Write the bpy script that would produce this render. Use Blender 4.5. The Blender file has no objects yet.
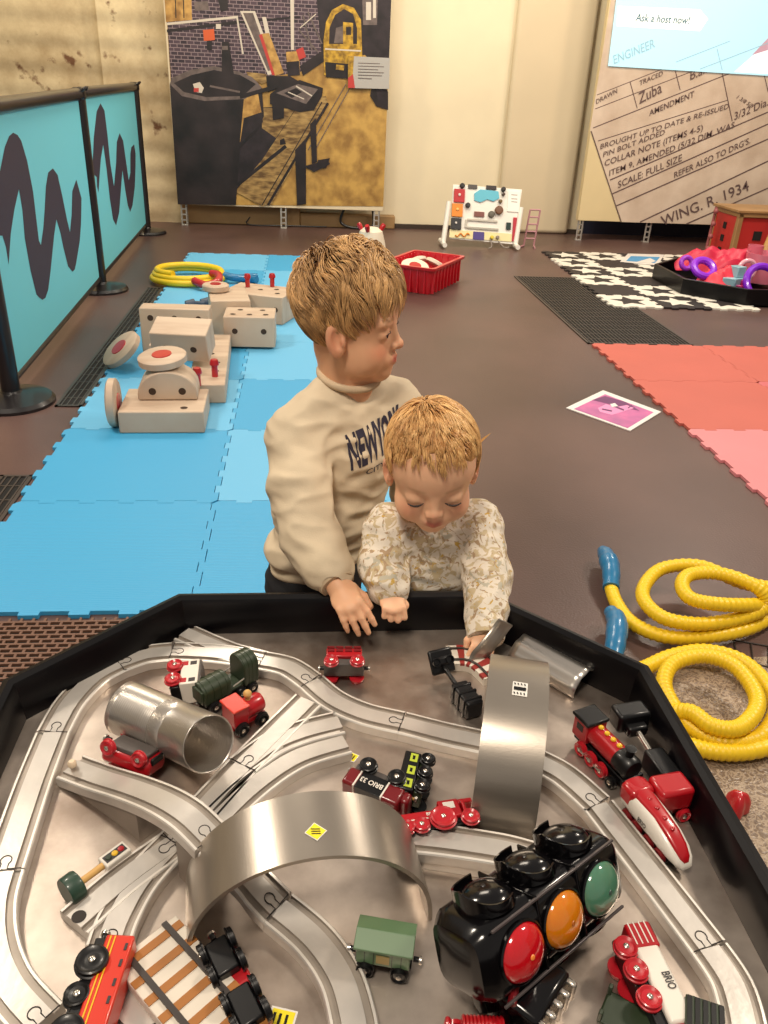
import bpy, bmesh, math, random
import numpy as np
from mathutils import Matrix, Vector, noise as mnoise
from mathutils.bvhtree import BVHTree
random.seed(7)
S = bpy.context.scene
COL = S.collection
PI = math.pi
# ------------------------------------------------------------------ camera
F = 806.0; H = 1.18
def _n(v):
    v = np.array(v, float); return v / np.linalg.norm(v)
Zw = -_n((-74, -1538, -806)); Yw = np.array((-79, 426, -806.)); Yw = _n(Yw - Yw.dot(Zw) * Zw); Xw = np.cross(Yw, Zw)
RM = np.array([Xw, Yw, Zw]); CP = np.array([0, 0, H])
def ray(px, py): return RM @ np.array([px - 384, 512 - py, -F])
def P(px, py, z=0.0):
    r = ray(px, py); return Vector(CP + r * (z - H) / r[2])
def PY(px, py, y):
    r = ray(px, py); return Vector(CP + r * y / r[1])
def PL(px, py, p0, n):
    r = ray(px, py); n = np.array(n); return Vector(CP + r * ((np.array(p0) - CP).dot(n) / r.dot(n)))
cam = bpy.data.cameras.new('camera'); cam.sensor_fit = 'VERTICAL'; cam.sensor_height = 24; cam.sensor_width = 18
cam.lens = F / 1024 * 24; cam.clip_start = .01; cam.clip_end = 60
co = bpy.data.objects.new('camera', cam); COL.objects.link(co)
co.matrix_world = Matrix([[*RM[0], 0], [*RM[1], 0], [*RM[2], H], [0, 0, 0, 1]])
S.camera = co
S.view_settings.view_transform = 'Standard'; S.view_settings.look = 'None'
S.view_settings.gamma = 1; S.view_settings.use_curve_mapping = False; S.view_settings.exposure = 0.0
# ------------------------------------------------------------------ materials
def hexc(h):
    h = h.lstrip('#'); o = []
    for i in (0, 2, 4):
        c = int(h[i:i+2], 16) / 255; o.append(c / 12.92 if c <= .04045 else ((c + .055) / 1.055) ** 2.4)
    return (*o, 1)
MATS = {}
def mat(name, col='#888888', rough=.5, metal=0, bump=0, bscale=50, var=0, vscale=8, col2=None, coat=0, trans=0, emit=0, sss=0, alpha=1, stretch=None, bdist=.002, detail=4, spec=.5):
    if name in MATS: return MATS[name]
    m = bpy.data.materials.new(name); m.use_nodes = True; nt = m.node_tree; N = nt.nodes; L = nt.links
    b = N['Principled BSDF']; MATS[name] = m
    b.inputs['Base Color'].default_value = hexc(col); b.inputs['Roughness'].default_value = rough; b.inputs['Metallic'].default_value = metal
    b.inputs['Specular IOR Level'].default_value = spec
    b.inputs['Coat Weight'].default_value = coat; b.inputs['Coat Roughness'].default_value = .08
    b.inputs['Transmission Weight'].default_value = trans
    if sss: b.inputs['Subsurface Weight'].default_value = sss; b.inputs['Subsurface Scale'].default_value = .01; b.inputs['Subsurface Radius'].default_value = (1, .35, .2)
    if emit: b.inputs['Emission Color'].default_value = hexc(col); b.inputs['Emission Strength'].default_value = emit
    b.inputs['Alpha'].default_value = alpha
    tc = N.new('ShaderNodeTexCoord'); src = tc.outputs['Object']
    if stretch:
        mp = N.new('ShaderNodeMapping'); mp.inputs['Scale'].default_value = stretch; L.new(src, mp.inputs[0]); src = mp.outputs[0]
    if col2 or var:
        nz = N.new('ShaderNodeTexNoise'); nz.inputs['Scale'].default_value = vscale; nz.inputs['Detail'].default_value = detail; L.new(src, nz.inputs[0])
        cr = N.new('ShaderNodeValToRGB'); c1 = hexc(col); c2 = hexc(col2) if col2 else tuple(min(1, c * (1 - var)) for c in c1[:3]) + (1,)
        cr.color_ramp.elements[0].color = c2; cr.color_ramp.elements[1].color = c1
        cr.color_ramp.elements[0].position = .35; cr.color_ramp.elements[1].position = .65
        L.new(nz.outputs[0], cr.inputs[0]); L.new(cr.outputs[0], b.inputs['Base Color'])
    if bump:
        nb = N.new('ShaderNodeTexNoise'); nb.inputs['Scale'].default_value = bscale; nb.inputs['Detail'].default_value = 3; L.new(src, nb.inputs[0])
        bp = N.new('ShaderNodeBump'); bp.inputs['Strength'].default_value = bump; bp.inputs['Distance'].default_value = bdist
        L.new(nb.outputs[0], bp.inputs['Height']); L.new(bp.outputs[0], b.inputs['Normal'])
    return m
def attr_mat(name, attr='tint', rough=.5, sss=0, bump=0, bscale=100, bdist=.001, spec=.5, wave=None):
    m = mat(name, '#ffffff', rough, sss=sss, bump=bump, bscale=bscale, bdist=bdist, spec=spec)
    N = m.node_tree.nodes; a = N.new('ShaderNodeAttribute'); a.attribute_name = attr
    m.node_tree.links.new(a.outputs['Color'], N['Principled BSDF'].inputs['Base Color']); return m
# ------------------------------------------------------------------ mesh builder
class MB:
    def __init__(s): s.v = []; s.f = []; s.m = []; s.T = Matrix(); s.c = []
    def add(s, vs, fs, m=0):
        o = len(s.v); T = s.T
        s.v += [T @ Vector(v) for v in vs]; s.f += [tuple(i + o for i in f) for f in fs]; s.m += [m] * len(fs); return s
    def box(s, c, d, m=0, rot=None):
        x, y, z = [k / 2 for k in d]; c = Vector(c)
        vs = [Vector((a * x, b * y, e * z)) for e in (-1, 1) for b in (-1, 1) for a in (-1, 1)]
        if rot is not None: vs = [rot @ v for v in vs]
        return s.add([c + v for v in vs], [(0, 2, 3, 1), (4, 5, 7, 6), (0, 1, 5, 4), (2, 6, 7, 3), (0, 4, 6, 2), (1, 3, 7, 5)], m)
    def prism(s, poly, z0, z1, m=0, axis='z', msides=None):
        n = len(poly)
        A = sum(poly[i][0] * poly[(i+1) % n][1] - poly[(i+1) % n][0] * poly[i][1] for i in range(n))
        if A < 0: poly = poly[::-1]
        f = {'z': lambda x, y, z: (x, y, z), 'y': lambda x, y, z: (x, -z, y), 'x': lambda x, y, z: (z, x, y)}[axis]
        vs = [f(x, y, z0) for x, y in poly] + [f(x, y, z1) for x, y in poly]
        s.add(vs, [tuple(range(n))[::-1], tuple(range(n, 2 * n))], m)
        o = len(s.v) - 2 * n
        for i in range(n):
            j = (i + 1) % n; s.f.append((o + i, o + j, o + n + j, o + n + i)); s.m.append(m if msides is None else msides)
        return s
    def tube(s, pts, r, n=8, closed=False, m=0, caps=True, prof=None, up=None):
        pts = [Vector(p) for p in pts]; N = len(pts); R = r if hasattr(r, '__len__') else [r] * N
        rings = []; prev = None
        for i, p in enumerate(pts):
            a = pts[(i - 1) % N] if (closed or i > 0) else p; b = pts[(i + 1) % N] if (closed or i < N - 1) else p
            t = (b - a).normalized() if (b - a).length > 1e-9 else Vector((0, 0, 1))
            if prev is None:
                u = Vector((0, 0, 1)) if abs(t.z) < .9 else Vector((1, 0, 0)); u = (u - t * u.dot(t)).normalized()
            else: u = (prev - t * prev.dot(t)).normalized()
            prev = u; w = t.cross(u)
            rings.append([p + (u * math.cos(2 * PI * k / n) + w * math.sin(2 * PI * k / n)) * R[i] for k in range(n)])
        fs = []
        for i in range(N if closed else N - 1):
            j = (i + 1) % N
            for k in range(n): fs.append((i * n + k, j * n + k, j * n + (k + 1) % n, i * n + (k + 1) % n)[::-1])
        if caps and not closed: fs += [tuple(range(n)), tuple(range((N - 1) * n, N * n))[::-1]]
        return s.add([v for g in rings for v in g], fs, m)
    def cyl(s, p0, p1, r, n=24, m=0, r2=None): return s.tube([p0, p1], [r, r if r2 is None else r2], n, m=m)
    def lathe(s, prof, n=32, m=0, p0=(0, 0, 0), ax=(0, 0, 1), mats=None):
        ax = Vector(ax).normalized(); p0 = Vector(p0); q = Vector((0, 0, 1)).rotation_difference(ax)
        vs = [p0 + q @ Vector((r * math.cos(2 * PI * k / n), r * math.sin(2 * PI * k / n), z)) for r, z in prof for k in range(n)]
        for i in range(len(prof) - 1):
            pass
        o = len(s.v); s.add(vs, [], m)
        for i in range(len(prof) - 1):
            for k in range(n):
                s.f.append((o + i*n + k, o + i*n + (k+1) % n, o + (i+1)*n + (k+1) % n, o + (i+1)*n + k)); s.m.append(mats[i] if mats else m)
        return s
    def ball(s, c, r, n=16, m=0, rot=None):
        r = r if hasattr(r, '__len__') else (r, r, r); c = Vector(c); vs = []; h = n // 2
        for i in range(h + 1):
            a = PI * i / h
            for k in range(n):
                v = Vector((r[0] * math.sin(a) * math.cos(2*PI*k/n), r[1] * math.sin(a) * math.sin(2*PI*k/n), r[2] * math.cos(a)))
                vs.append(c + (rot @ v if rot else v))
        return s.add(vs, [(i*n+k, (i+1)*n+k, (i+1)*n+(k+1) % n, i*n+(k+1) % n) for i in range(h) for k in range(n)], m)
    def sheet(s, fn, nu, nv, m=0, cu=False):
        vs = [fn(i / (nu - (0 if cu else 1)), j / (nv - 1)) for i in range(nu) for j in range(nv)]
        return s.add(vs, [(i*nv+j, ((i+1) % nu)*nv+j, ((i+1) % nu)*nv+j+1, i*nv+j+1) for i in range(nu if cu else nu-1) for j in range(nv-1)], m)
def build(name, mb, mats, parent=None, bevel=0, smooth=35, world=False, solid=0, seg=2, centre=False):
    if not isinstance(mats, (list, tuple)): mats = [mats]
    me = bpy.data.meshes.new(name); V = mb.v; loc = None
    if world and parent is not None:
        Mi = RMAT[parent.name].inverted(); V = [Mi @ v for v in V]
    elif parent is None:
        a = np.array([v[:] for v in V]); lo, hi = a.min(0), a.max(0); loc = Vector(((lo[0]+hi[0])/2, (lo[1]+hi[1])/2, lo[2])); V = [v - loc for v in V]
    me.from_pydata([v[:] for v in V], [], mb.f)
    for x in mats: me.materials.append(x)
    me.polygons.foreach_set('material_index', mb.m)
    me.validate(clean_customdata=False)
    bm = bmesh.new(); bm.from_mesh(me); bmesh.ops.remove_doubles(bm, verts=bm.verts, dist=1e-6)
    bmesh.ops.dissolve_degenerate(bm, edges=bm.edges, dist=1e-7)
    if solid == 0: bmesh.ops.recalc_face_normals(bm, faces=bm.faces)
    bm.to_mesh(me); bm.free()
    if smooth:
        me.polygons.foreach_set('use_smooth', [True] * len(me.polygons)); me.set_sharp_from_angle(angle=math.radians(smooth))
    o = bpy.data.objects.new(name, me); COL.objects.link(o)
    if parent is not None: o.parent = parent
    if loc is not None: o.location = loc
    if solid:
        md = o.modifiers.new('solid', 'SOLIDIFY'); md.thickness = solid; md.offset = 0
    if bevel:
        md = o.modifiers.new('bevel', 'BEVEL'); md.width = bevel; md.segments = seg; md.limit_method = 'ANGLE'; md.angle_limit = math.radians(40)
    return o
RMAT = {}
def tag(o, label=None, cat=None, group=None, kind=None):
    if label: o['label'] = label
    if cat: o['category'] = cat
    if group: o['group'] = group
    if kind: o['kind'] = kind
    return o
def thing(name, label, cat, M=None, group=None):
    o = bpy.data.objects.new(name, None); COL.objects.link(o); o.empty_display_size = .02
    if M is None: M = Matrix()
    if isinstance(M, (tuple, list, Vector)): M = Matrix.Translation(Vector(M))
    o.matrix_world = M; o.location, rq, sc = M.decompose()[0], None, None
    o.rotation_mode = 'QUATERNION'; o.rotation_quaternion = M.to_quaternion(); o.scale = M.to_scale()
    RMAT[o.name] = M.copy()
    return tag(o, label, cat, group)
def struct(name, mb, m, **k): return tag(build(name, mb, m, **k), kind='structure')
def stay(o, *a, **k): return tag(o, *a, **k)
def copy_tree(o, M, label, group=None):
    def rec(s, par):
        c = s.copy(); COL.objects.link(c); c.parent = par
        for ch in list(s.children): rec(ch, c)
        return c
    r = rec(o, None)
    r.location = M.to_translation(); r.rotation_mode = 'QUATERNION'; r.rotation_quaternion = M.to_quaternion(); r['label'] = label
    if group: r['group'] = group
    return r
def text_mesh(txt, shear=0, bold=0, ext=0):
    cu = bpy.data.curves.new('t', 'FONT'); cu.body = txt; cu.size = 1; cu.shear = shear; cu.offset = bold; cu.resolution_u = 3; cu.extrude = ext
    ob = bpy.data.objects.new('t', cu); COL.objects.link(ob)
    dg = bpy.context.evaluated_depsgraph_get(); dg.update()
    me = bpy.data.meshes.new_from_object(ob.evaluated_get(dg))
    vs = [v.co.copy() for v in me.vertices]; fs = [tuple(p.vertices) for p in me.polygons]
    bpy.data.objects.remove(ob); bpy.data.meshes.remove(me); bpy.data.curves.remove(cu); return vs, fs
def put_text(mb, txt, A, B, nrm, m=0, hscale=1.0, shear=0, bold=0, fill=1.0, height=None):
    """letters with baseline A->B lying on the plane of normal nrm"""
    vs, fs = text_mesh(txt, shear, bold); A = Vector(A); B = Vector(B); nrm = Vector(nrm).normalized()
    x1 = max(v.x for v in vs); x0 = min(v.x for v in vs); d = (B - A); k = d.length / (x1 - x0); d.normalize(); up = nrm.cross(d)
    ky = k * hscale if height is None else height / .72
    mb.add([A + d * ((v.x - x0) * k) + up * (v.y * ky) + nrm * .0004 for v in vs], fs, m)
def cr(pts, n=8, closed=False):
    P_ = [Vector(p) for p in pts]; out = []; N = len(P_)
    for i in range(N if closed else N - 1):
        g = lambda j: P_[j % N] if closed else P_[max(0, min(N - 1, j))]
        a, b, c, d = g(i-1), g(i), g(i+1), g(i+2)
        for k in range(n):
            t = k / n; out.append(.5 * (2*b + (c-a)*t + (2*a-5*b+4*c-d)*t*t + (3*b-a-3*c+d)*t**3))
    if not closed: out.append(P_[-1])
    return out
def flat_art(mb, shapes, plane, d0=.0006, step=.0003, i0=0):
    """flat printed shapes: (material index, outline) laid on a panel"""
    for i, (m, pts) in enumerate(shapes):
        w = [plane(x, y) for x, y in pts]; n = plane.n
        w = [p + n * (d0 + step * (i + i0)) for p in w]
        mb.add(w, [tuple(range(len(w)))], m)
class Plane:
    def __init__(s, p0, n): s.p0 = Vector(p0); s.n = Vector(n).normalized()
    def __call__(s, x, y): return PL(x, y, s.p0, s.n)
def seg(a, b, w):
    ax, ay = a; bx, by = b; L = math.hypot(bx-ax, by-ay); nx, ny = -(by-ay)/L*w/2, (bx-ax)/L*w/2
    return [(ax+nx, ay+ny), (bx+nx, by+ny), (bx-nx, by-ny), (ax-nx, ay-ny)]
# ================================================================== the room
def nodes_mat(name, fn, rough=.5, **k):
    m = mat(name, '#808080', rough, **k); fn(m.node_tree, m.node_tree.nodes['Principled BSDF']); return m
def floor_nodes(nt, b):
    N, L = nt.nodes, nt.links; tc = N.new('ShaderNodeTexCoord')
    a = N.new('ShaderNodeTexNoise'); a.inputs['Scale'].default_value = 1.1; a.inputs['Detail'].default_value = 5; L.new(tc.outputs['Object'], a.inputs[0])
    r = N.new('ShaderNodeValToRGB'); r.color_ramp.elements[0].color = hexc('#4a3733'); r.color_ramp.elements[1].color = hexc('#664e48')
    r.color_ramp.elements[0].position = .35; r.color_ramp.elements[1].position = .7; L.new(a.outputs[0], r.inputs[0]); L.new(r.outputs[0], b.inputs['Base Color'])
    c = N.new('ShaderNodeTexNoise'); c.inputs['Scale'].default_value = 160; c.inputs['Detail'].default_value = 2; L.new(tc.outputs['Object'], c.inputs[0])
    p = N.new('ShaderNodeBump'); p.inputs['Strength'].default_value = .35; p.inputs['Distance'].default_value = .002; L.new(c.outputs[0], p.inputs['Height']); L.new(p.outputs[0], b.inputs['Normal'])
    d = N.new('ShaderNodeMapRange'); d.inputs[3].default_value = .3; d.inputs[4].default_value = .5; L.new(a.outputs[0], d.inputs[0]); L.new(d.outputs[0], b.inputs['Roughness'])
fm = nodes_mat('floor_vinyl', floor_nodes)
struct('floor', MB().box((1, 3.2, -.05), (13, 12, .1)), fm)
def conc_nodes(nt, b):
    N, L = nt.nodes, nt.links; tc = N.new('ShaderNodeTexCoord')
    a = N.new('ShaderNodeTexNoise'); a.inputs['Scale'].default_value = 1.3; a.inputs['Detail'].default_value = 8; a.inputs['Roughness'].default_value = .65; L.new(tc.outputs['Object'], a.inputs[0])
    r = N.new('ShaderNodeValToRGB'); e = r.color_ramp.elements
    e[0].color = hexc('#a48e6c'); e[0].position = .3; e[1].color = hexc('#e3d5b2'); e[1].position = .62
    L.new(a.outputs[0], r.inputs[0])
    s = N.new('ShaderNodeTexNoise'); s.inputs['Scale'].default_value = 7; s.inputs['Detail'].default_value = 6; L.new(tc.outputs['Object'], s.inputs[0])
    r2 = N.new('ShaderNodeValToRGB'); r2.color_ramp.elements[0].position = .62; r2.color_ramp.elements[1].position = .7; L.new(s.outputs[0], r2.inputs[0])
    mx = N.new('ShaderNodeMix'); mx.data_type = 'RGBA'; mx.inputs[7].default_value = hexc('#6b4a33'); L.new(r2.outputs[0], mx.inputs[0]); L.new(r.outputs[0], mx.inputs[6]); L.new(mx.outputs[2], b.inputs['Base Color'])
    # formwork board lines
    w = N.new('ShaderNodeTexWave'); w.bands_direction = 'Z'; w.inputs['Scale'].default_value = 1.6; w.inputs['Distortion'].default_value = .6; w.inputs['Detail'].default_value = 3; L.new(tc.outputs['Object'], w.inputs[0])
    ad = N.new('ShaderNodeMath'); ad.operation = 'ADD'; L.new(a.outputs[0], ad.inputs[0]); L.new(w.outputs[0], ad.inputs[1])
    p = N.new('ShaderNodeBump'); p.inputs['Strength'].default_value = .6; p.inputs['Distance'].default_value = .02; L.new(ad.outputs[0], p.inputs['Height']); L.new(p.outputs[0], b.inputs['Normal'])
conc = nodes_mat('rough_concrete', conc_nodes, .8)
cream = mat('cream_paint', '#e6dabd', .55, var=.10, vscale=1.5, bump=.1, bscale=30)
YW = 8.15
struct('wall_back', MB().box((-3.25, YW + .1, 2), (4.3, .2, 4)).box((-1.42, YW - .04, 2), (.62, .1, 4)), conc)
struct('wall_back_painted', MB().box((.8, YW + .1, 2), (3.8, .2, 4)), cream)
darkwall = mat('dark_navy_wall', '#1a1c33', .6, var=.3, vscale=2)
struct('wall_back_right', MB().box((5.1, YW + .1, 2), (4.8, .2, 4)), darkwall)
struct('trim_1', MB().box((1.67, YW - .02, .02), (2.0, .04, .04)), mat('dark_trim', '#3a2f28', .5))
# rounded band added in darker cream, for shade falling on the painted wall
struct('trim_2', MB().box((2.2, YW - .04, 2), (.72, .08, 4)), mat('shaded_cream', '#d2c3a6', .6, var=.08, vscale=1.2), bevel=.075, seg=8)
struct('trim_3', MB().box((-.6, YW - .06, .09), (1.1, .1, .18)).box((.4, YW - .05, .06), (.9, .1, .12)), mat('ply_skirting', '#9c7c52', .6, var=.3, vscale=3), bevel=.01)
struct('wall_left', MB().box((-5.4, 3.2, 2), (.2, 12, 4)), conc)
struct('wall_right', MB().box((7.4, 3.2, 2), (.2, 12, 4)), mat('pale_paint', '#cfc3ad', .7))
# ---- slotted metal legs
steelp = mat('slotted_steel', '#b9b6b0', .4, .6); blk = mat('black_plastic', '#0d0d10', .35); slotm = mat('slot_shadow', '#1a1714', .8)
def legstrip(x, y, h, parent):
    mb = MB(); n = max(3, int(h / .045)); hw = .022
    mb.box((x - hw, y, h/2), (.014, .004, h)); mb.box((x + hw, y, h/2), (.014, .004, h))
    for i in range(n + 1): mb.box((x, y, min(h - .006, max(.006, i * h / n))), (.03, .004, .012))
    mb.box((x + .028, y + .02, h/2), (.004, .044, h)); mb.box((x, y + .02, .003), (.056, .06, .006))
    return build('slotted_leg', mb, steelp, parent, world=True)
# ---- poster
pp = Plane((0, 7.88, 0), (0, -1, 0))
A_ = [pp(165, -30), pp(392.6, -30), pp(383, 207), pp(178, 205)]
root = thing('photo_panel', 'large printed workshop photograph panel mounted against the concrete and cream wall', 'panel', (-.2, 7.93, 0))
mb = MB(); x0, x1, z0, z1 = -1.15, .72, .18, 2.25
mb.box(((x0+x1)/2, 7.93, (z0+z1)/2), (x1-x0, .08, z1-z0))
build('board', mb, mat('panel_edge', '#d8cbb0', .5), root, world=True, bevel=.004)
for x in (-1.1, -.2, .66): legstrip(x, 7.9, .19, root)
brick = mat('printed_brick', '#4a3a48', .6)
N = brick.node_tree.nodes; L = brick.node_tree.links; bt = N.new('ShaderNodeTexBrick'); tc = N.new('ShaderNodeTexCoord'); mp = N.new('ShaderNodeMapping')
mp.inputs['Rotation'].default_value = (PI/2, .12, 0); L.new(tc.outputs['Object'], mp.inputs[0]); L.new(mp.outputs[0], bt.inputs[0]); bt.inputs['Scale'].default_value = 9
bt.inputs['Color1'].default_value = hexc('#4d3d49'); bt.inputs['Color2'].default_value = hexc('#2b222e'); bt.inputs['Mortar'].default_value = hexc('#8b7a80'); bt.inputs['Mortar Size'].default_value = .025
L.new(bt.outputs[0], N['Principled BSDF'].inputs[0])
pfloor = mat('printed_floor', '#c09a52', .5, col2='#8d6a35', vscale=9, detail=8)
pwood = mat('printed_bench', '#a88a55', .5, col2='#5e4526', vscale=12, stretch=(1, 1, 3), detail=7)
M_ = [brick, pfloor, pwood, mat('printed_black', '#100c10', .45, col2='#2c2326', vscale=5, detail=8), mat('printed_white', '#c9c0b4', .5), mat('printed_yellow', '#c9a032', .5, col2='#7d5f1e', vscale=22), mat('printed_orange', '#c9582c', .5),
      mat('printed_dark', '#2a2128', .5, col2='#130e14', vscale=10), mat('printed_crate', '#c59c57', .5, col2='#8a6432', vscale=14), mat('printed_red', '#b43a35', .5), mat('printed_caption', '#a9a7a4', .5), mat('printed_grey', '#6f6260', .5, var=.4, vscale=20)]
B, FL, WD, K, W, Y, O, DK, CRT, RD, CP_, G = range(12)
sh = [(FL, [(164.5, -20), (392, -20), (383.2, 206.5), (178, 204.5)]),
 (B, [(164.5, -20), (336, -20), (328, 58), (300, 72), (262, 78), (235, 74), (172, 96)]),
 (DK, [(315, -20), (392, -20), (389, 62), (375, 66), (365, 55), (322, 60)]), (G, [(362, -10), (378, -10), (377, 25), (363, 25)]), (W, [(366, 2), (371, 2), (371, 20), (366, 20)]), (W, [(373, -8), (376, -8), (376, 18), (373, 18)]),
 (CRT, [(163.5, -20), (191, -20), (192, 20), (166, 22)]), (K, seg((175, -18), (176, 18), 1)), (K, seg((183, -18), (184, 18), 1)),
 (G, [(194, 2), (208, 1), (209, 10), (195, 11)]), (W, seg((167, 24), (238, 17), 2.5)), (K, seg((167, 31), (240, 22), 3)), (K, seg((240, 22), (300, 17), 2)), (W, seg((237, 17), (243, 54), 1.6)),
 (K, [(217, -5), (228, -5), (228, 10), (221, 12)]), (O, [(203, 30), (214, 29), (215, 40), (204, 41)]), (K, [(207, 41), (212, 41), (212, 50), (207, 50)]), (W, [(216, 24), (221, 24), (221, 29), (216, 29)]),
 (W, [(240, 11), (255, 11), (278, 73), (268, 75)]), (G, [(243, 13), (253, 13), (273, 70), (268, 71)]), (W, [(262, 17), (266, 17), (279, 74), (274, 75)]), (CRT, [(261, 34), (269, 33), (284, 73), (275, 76)]), (RD, [(259, 35), (262, 34), (275, 75), (272, 75)]),
 (CRT, [(286, 52), (299, 51), (300, 75), (288, 76)]), (DK, [(286, 62), (299, 61), (300, 75), (288, 76)]), (W, [(290, -20), (294, -20), (294, 50), (291, 50)]), (RD, [(296, 50), (303, 47), (306, 57), (299, 60)]),
 (G, seg((303, 15), (312, 50), 1.5)), (G, seg((308, 12), (322, 44), 1.5)), (G, seg((299, 30), (318, 52), 1.5)), (W, seg((300, 28), (316, 14), 1)), (K, [(300, 66), (323, 50), (326, 60), (303, 76)]),
 (Y, [(324, 75), (323.5, 40), (326, 22), (332, 10), (343, 4), (354, 8), (361, 20), (363, 80), (350, 80)]), (DK, [(329, 44), (329.5, 28), (335, 15), (344, 9), (353, 14), (357, 28), (357, 44)]), (G, [(336, 28), (346, 25), (346, 43), (334, 43)]), (Y, [(343, 22), (353, 23), (353, 47), (343, 46)]), (K, [(346, 27), (351, 27), (351, 35), (346, 35)]), (W, seg((325, 49), (361, 51), 1.5)), (K, [(325, 62), (349, 64), (348, 79), (326, 77)]), (Y, seg((336, 67), (344, 68), 5)),
 (G, seg((352, 84), (315, 150), .8)), (G, seg((346, 84), (308, 150), .8)), (K, [(372, 84), (383, 82), (388, 92), (388, 110), (376, 106), (370, 96)]), (DK, [(376, 88), (384, 88), (387, 104), (378, 102)]),
 (WD, [(246, 72), (266, 74), (270, 80), (262, 84), (250, 78)]), (K, [(266, 76), (290, 76), (300, 82), (268, 92)]),
 (WD, [(300, 100), (326, 96), (328, 104), (272, 204), (262, 206), (236, 192)]), (DK, [(246, 108), (298, 106), (262, 160), (236, 190), (238, 150)]), (WD, [(262, 108), (296, 108), (276, 138), (262, 128)]), (WD, [(276, 140), (300, 118), (316, 110), (270, 200), (240, 192)]), (K, seg((236, 186), (286, 146), 3.5)), (K, seg((328, 103), (268, 205), 2.5)), (K, seg((322, 102), (262, 205), 1)), (K, [(280, 140), (284, 138), (286, 144), (280, 145)]),
 (DK, [(328, 160), (330, 164), (314, 172), (304, 166)]), (K, [(295, 150), (306, 138), (306, 204), (297, 205)]), (K, [(310, 124), (316, 118), (317, 162), (312, 164)]), (K, [(318, 160), (330, 158), (326, 168), (316, 168)]),
 (K, [(170, 84), (182, 95), (205, 100), (245, 99), (262, 88), (264, 116), (258, 130), (240, 148), (236, 205), (178, 204)]), (CRT, [(244, 99), (258, 93), (263, 120), (240, 142)]), (DK, [(244, 118), (262, 112), (263, 122), (240, 144)]),
 (G, [(170, 84), (172, 78), (190, 70), (214, 66), (240, 72), (252, 77), (259, 84), (262, 88), (245, 99), (205, 101), (182, 96)]), (K, [(174, 83), (192, 75), (214, 70), (240, 75), (256, 84), (243, 96), (206, 97), (184, 92)]), (W, [(193, 84), (200, 82), (204, 88), (202, 93), (196, 92)]), (RD, [(194, 88), (199, 88), (199, 92), (194, 92)]), (G, seg((210, 86), (240, 92), 2)), (K, [(222, 42), (229, 42), (234, 74), (222, 76)]), (G, [(222, 46), (228, 46), (228, 50), (222, 50)]), (K, seg((240, 97), (285, 84), 4)),
 (K, [(270, 94), (284, 84), (300, 80), (323, 88), (322, 96), (314, 110), (300, 112), (270, 104)]), (G, [(276, 93), (298, 84), (318, 89), (306, 104)]), (K, [(284, 93), (296, 88), (302, 92), (292, 98)]), (W, seg((296, 86), (312, 96), 1.3)), (W, seg((288, 92), (304, 99), 1)), (K, [(272, 100), (284, 98), (284, 118), (273, 120)]),
 ]
mb = MB(); flat_art(mb, sh, Plane((0, 7.888, 0), (0, -1, 0)), d0=.001, step=.0002)
pr = build('printed_photograph', mb, M_, root, world=True, smooth=0)
cp = Plane((0, 7.86, 0), (0, -1, 0)); mb = MB(); q = [cp(348, 56), cp(390, 58), cp(389, 89), cp(348, 88)]
mb.add(q + [v + Vector((0, .012, 0)) for v in q], [(0, 1, 2, 3), (7, 6, 5, 4), (0, 4, 5, 1), (1, 5, 6, 2), (2, 6, 7, 3), (3, 7, 4, 0)], 0)
flat_art(mb, [(1, [(348, 56), (354, 56.4), (352, 88), (348, 88)]), (2, [(348, 78), (353, 74), (355, 88), (348, 88)])] + [(3, seg((358, y), (358 + w, y + .8), .7)) for y, w in ((63, 22), (66, 26), (69, 20), (72, 26), (75, 24), (78, 14))], cp)
build('caption_plate', mb, [M_[CP_], M_[Y], M_[RD], M_[G]], root, world=True, smooth=0)
# ---- blueprint panel with projection
root = thing('blueprint_panel', 'tall leaning display panel printed with an enlarged 1934 engineering drawing', 'panel', (3.6, 7.7, 0))
mb = MB(); mb.box((4.02, 7.74, 1.36), (3.0, .07, 2.36)); build('board', mb, mat('panel_cream', '#d9c79c', .5, var=.08, vscale=2), root, world=True, bevel=.004)
for x in (2.56, 3.22, 4.2): legstrip(x, 7.73, .19, root)
bp = Plane((0, 7.703, 0), (0, -1, 0))
prn = mat('aged_drawing_print', '#d0bfae', .5, col2='#bca997', vscale=4, detail=8); ink = mat('drawing_ink', '#5f4b49', .6); ink2 = mat('faded_ink', '#8d7868', .6)
mb = MB()
flat_art(mb, [(0, [(612, -6), (900, -6), (900, 230), (622, 222), (590, 130)])] + [(1, seg(a, b, w)) for a, b, w in [
 ((597, 95), (768, 27), .8), ((595, 109), (768, 42), .8), ((593, 128), (768, 58), 1), ((598, 141), (728, 100), .8), ((610, 180), (768, 112), 1.2), ((612, 194), (768, 124), 1.2), ((616, 206), (768, 139), 1.2), ((640, 222), (768, 161), 1.2), ((686, 224), (768, 188), 1.2),
 ((591, 131), (621, 222), 1), ((630, 82), (637, 108), .8), ((673, 62), (680, 90), .8), ((717, 49), (732, 121), .8), ((761, 62), (768, 92), .8)]] + [(2, [(650+random.random()*110, 185+random.random()*20-0), (653+random.random()*110, 189), (651, 190)]) for _ in range(0)], bp)
def bt_(t, a, b, hs=1.0, bold=.004, sh=.25, m=1): put_text(mb, t, bp(*a) + Vector((0, -.006, 0)), bp(*b) + Vector((0, -.006, 0)), (0, -1, 0), m, hs, sh, bold)
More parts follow.
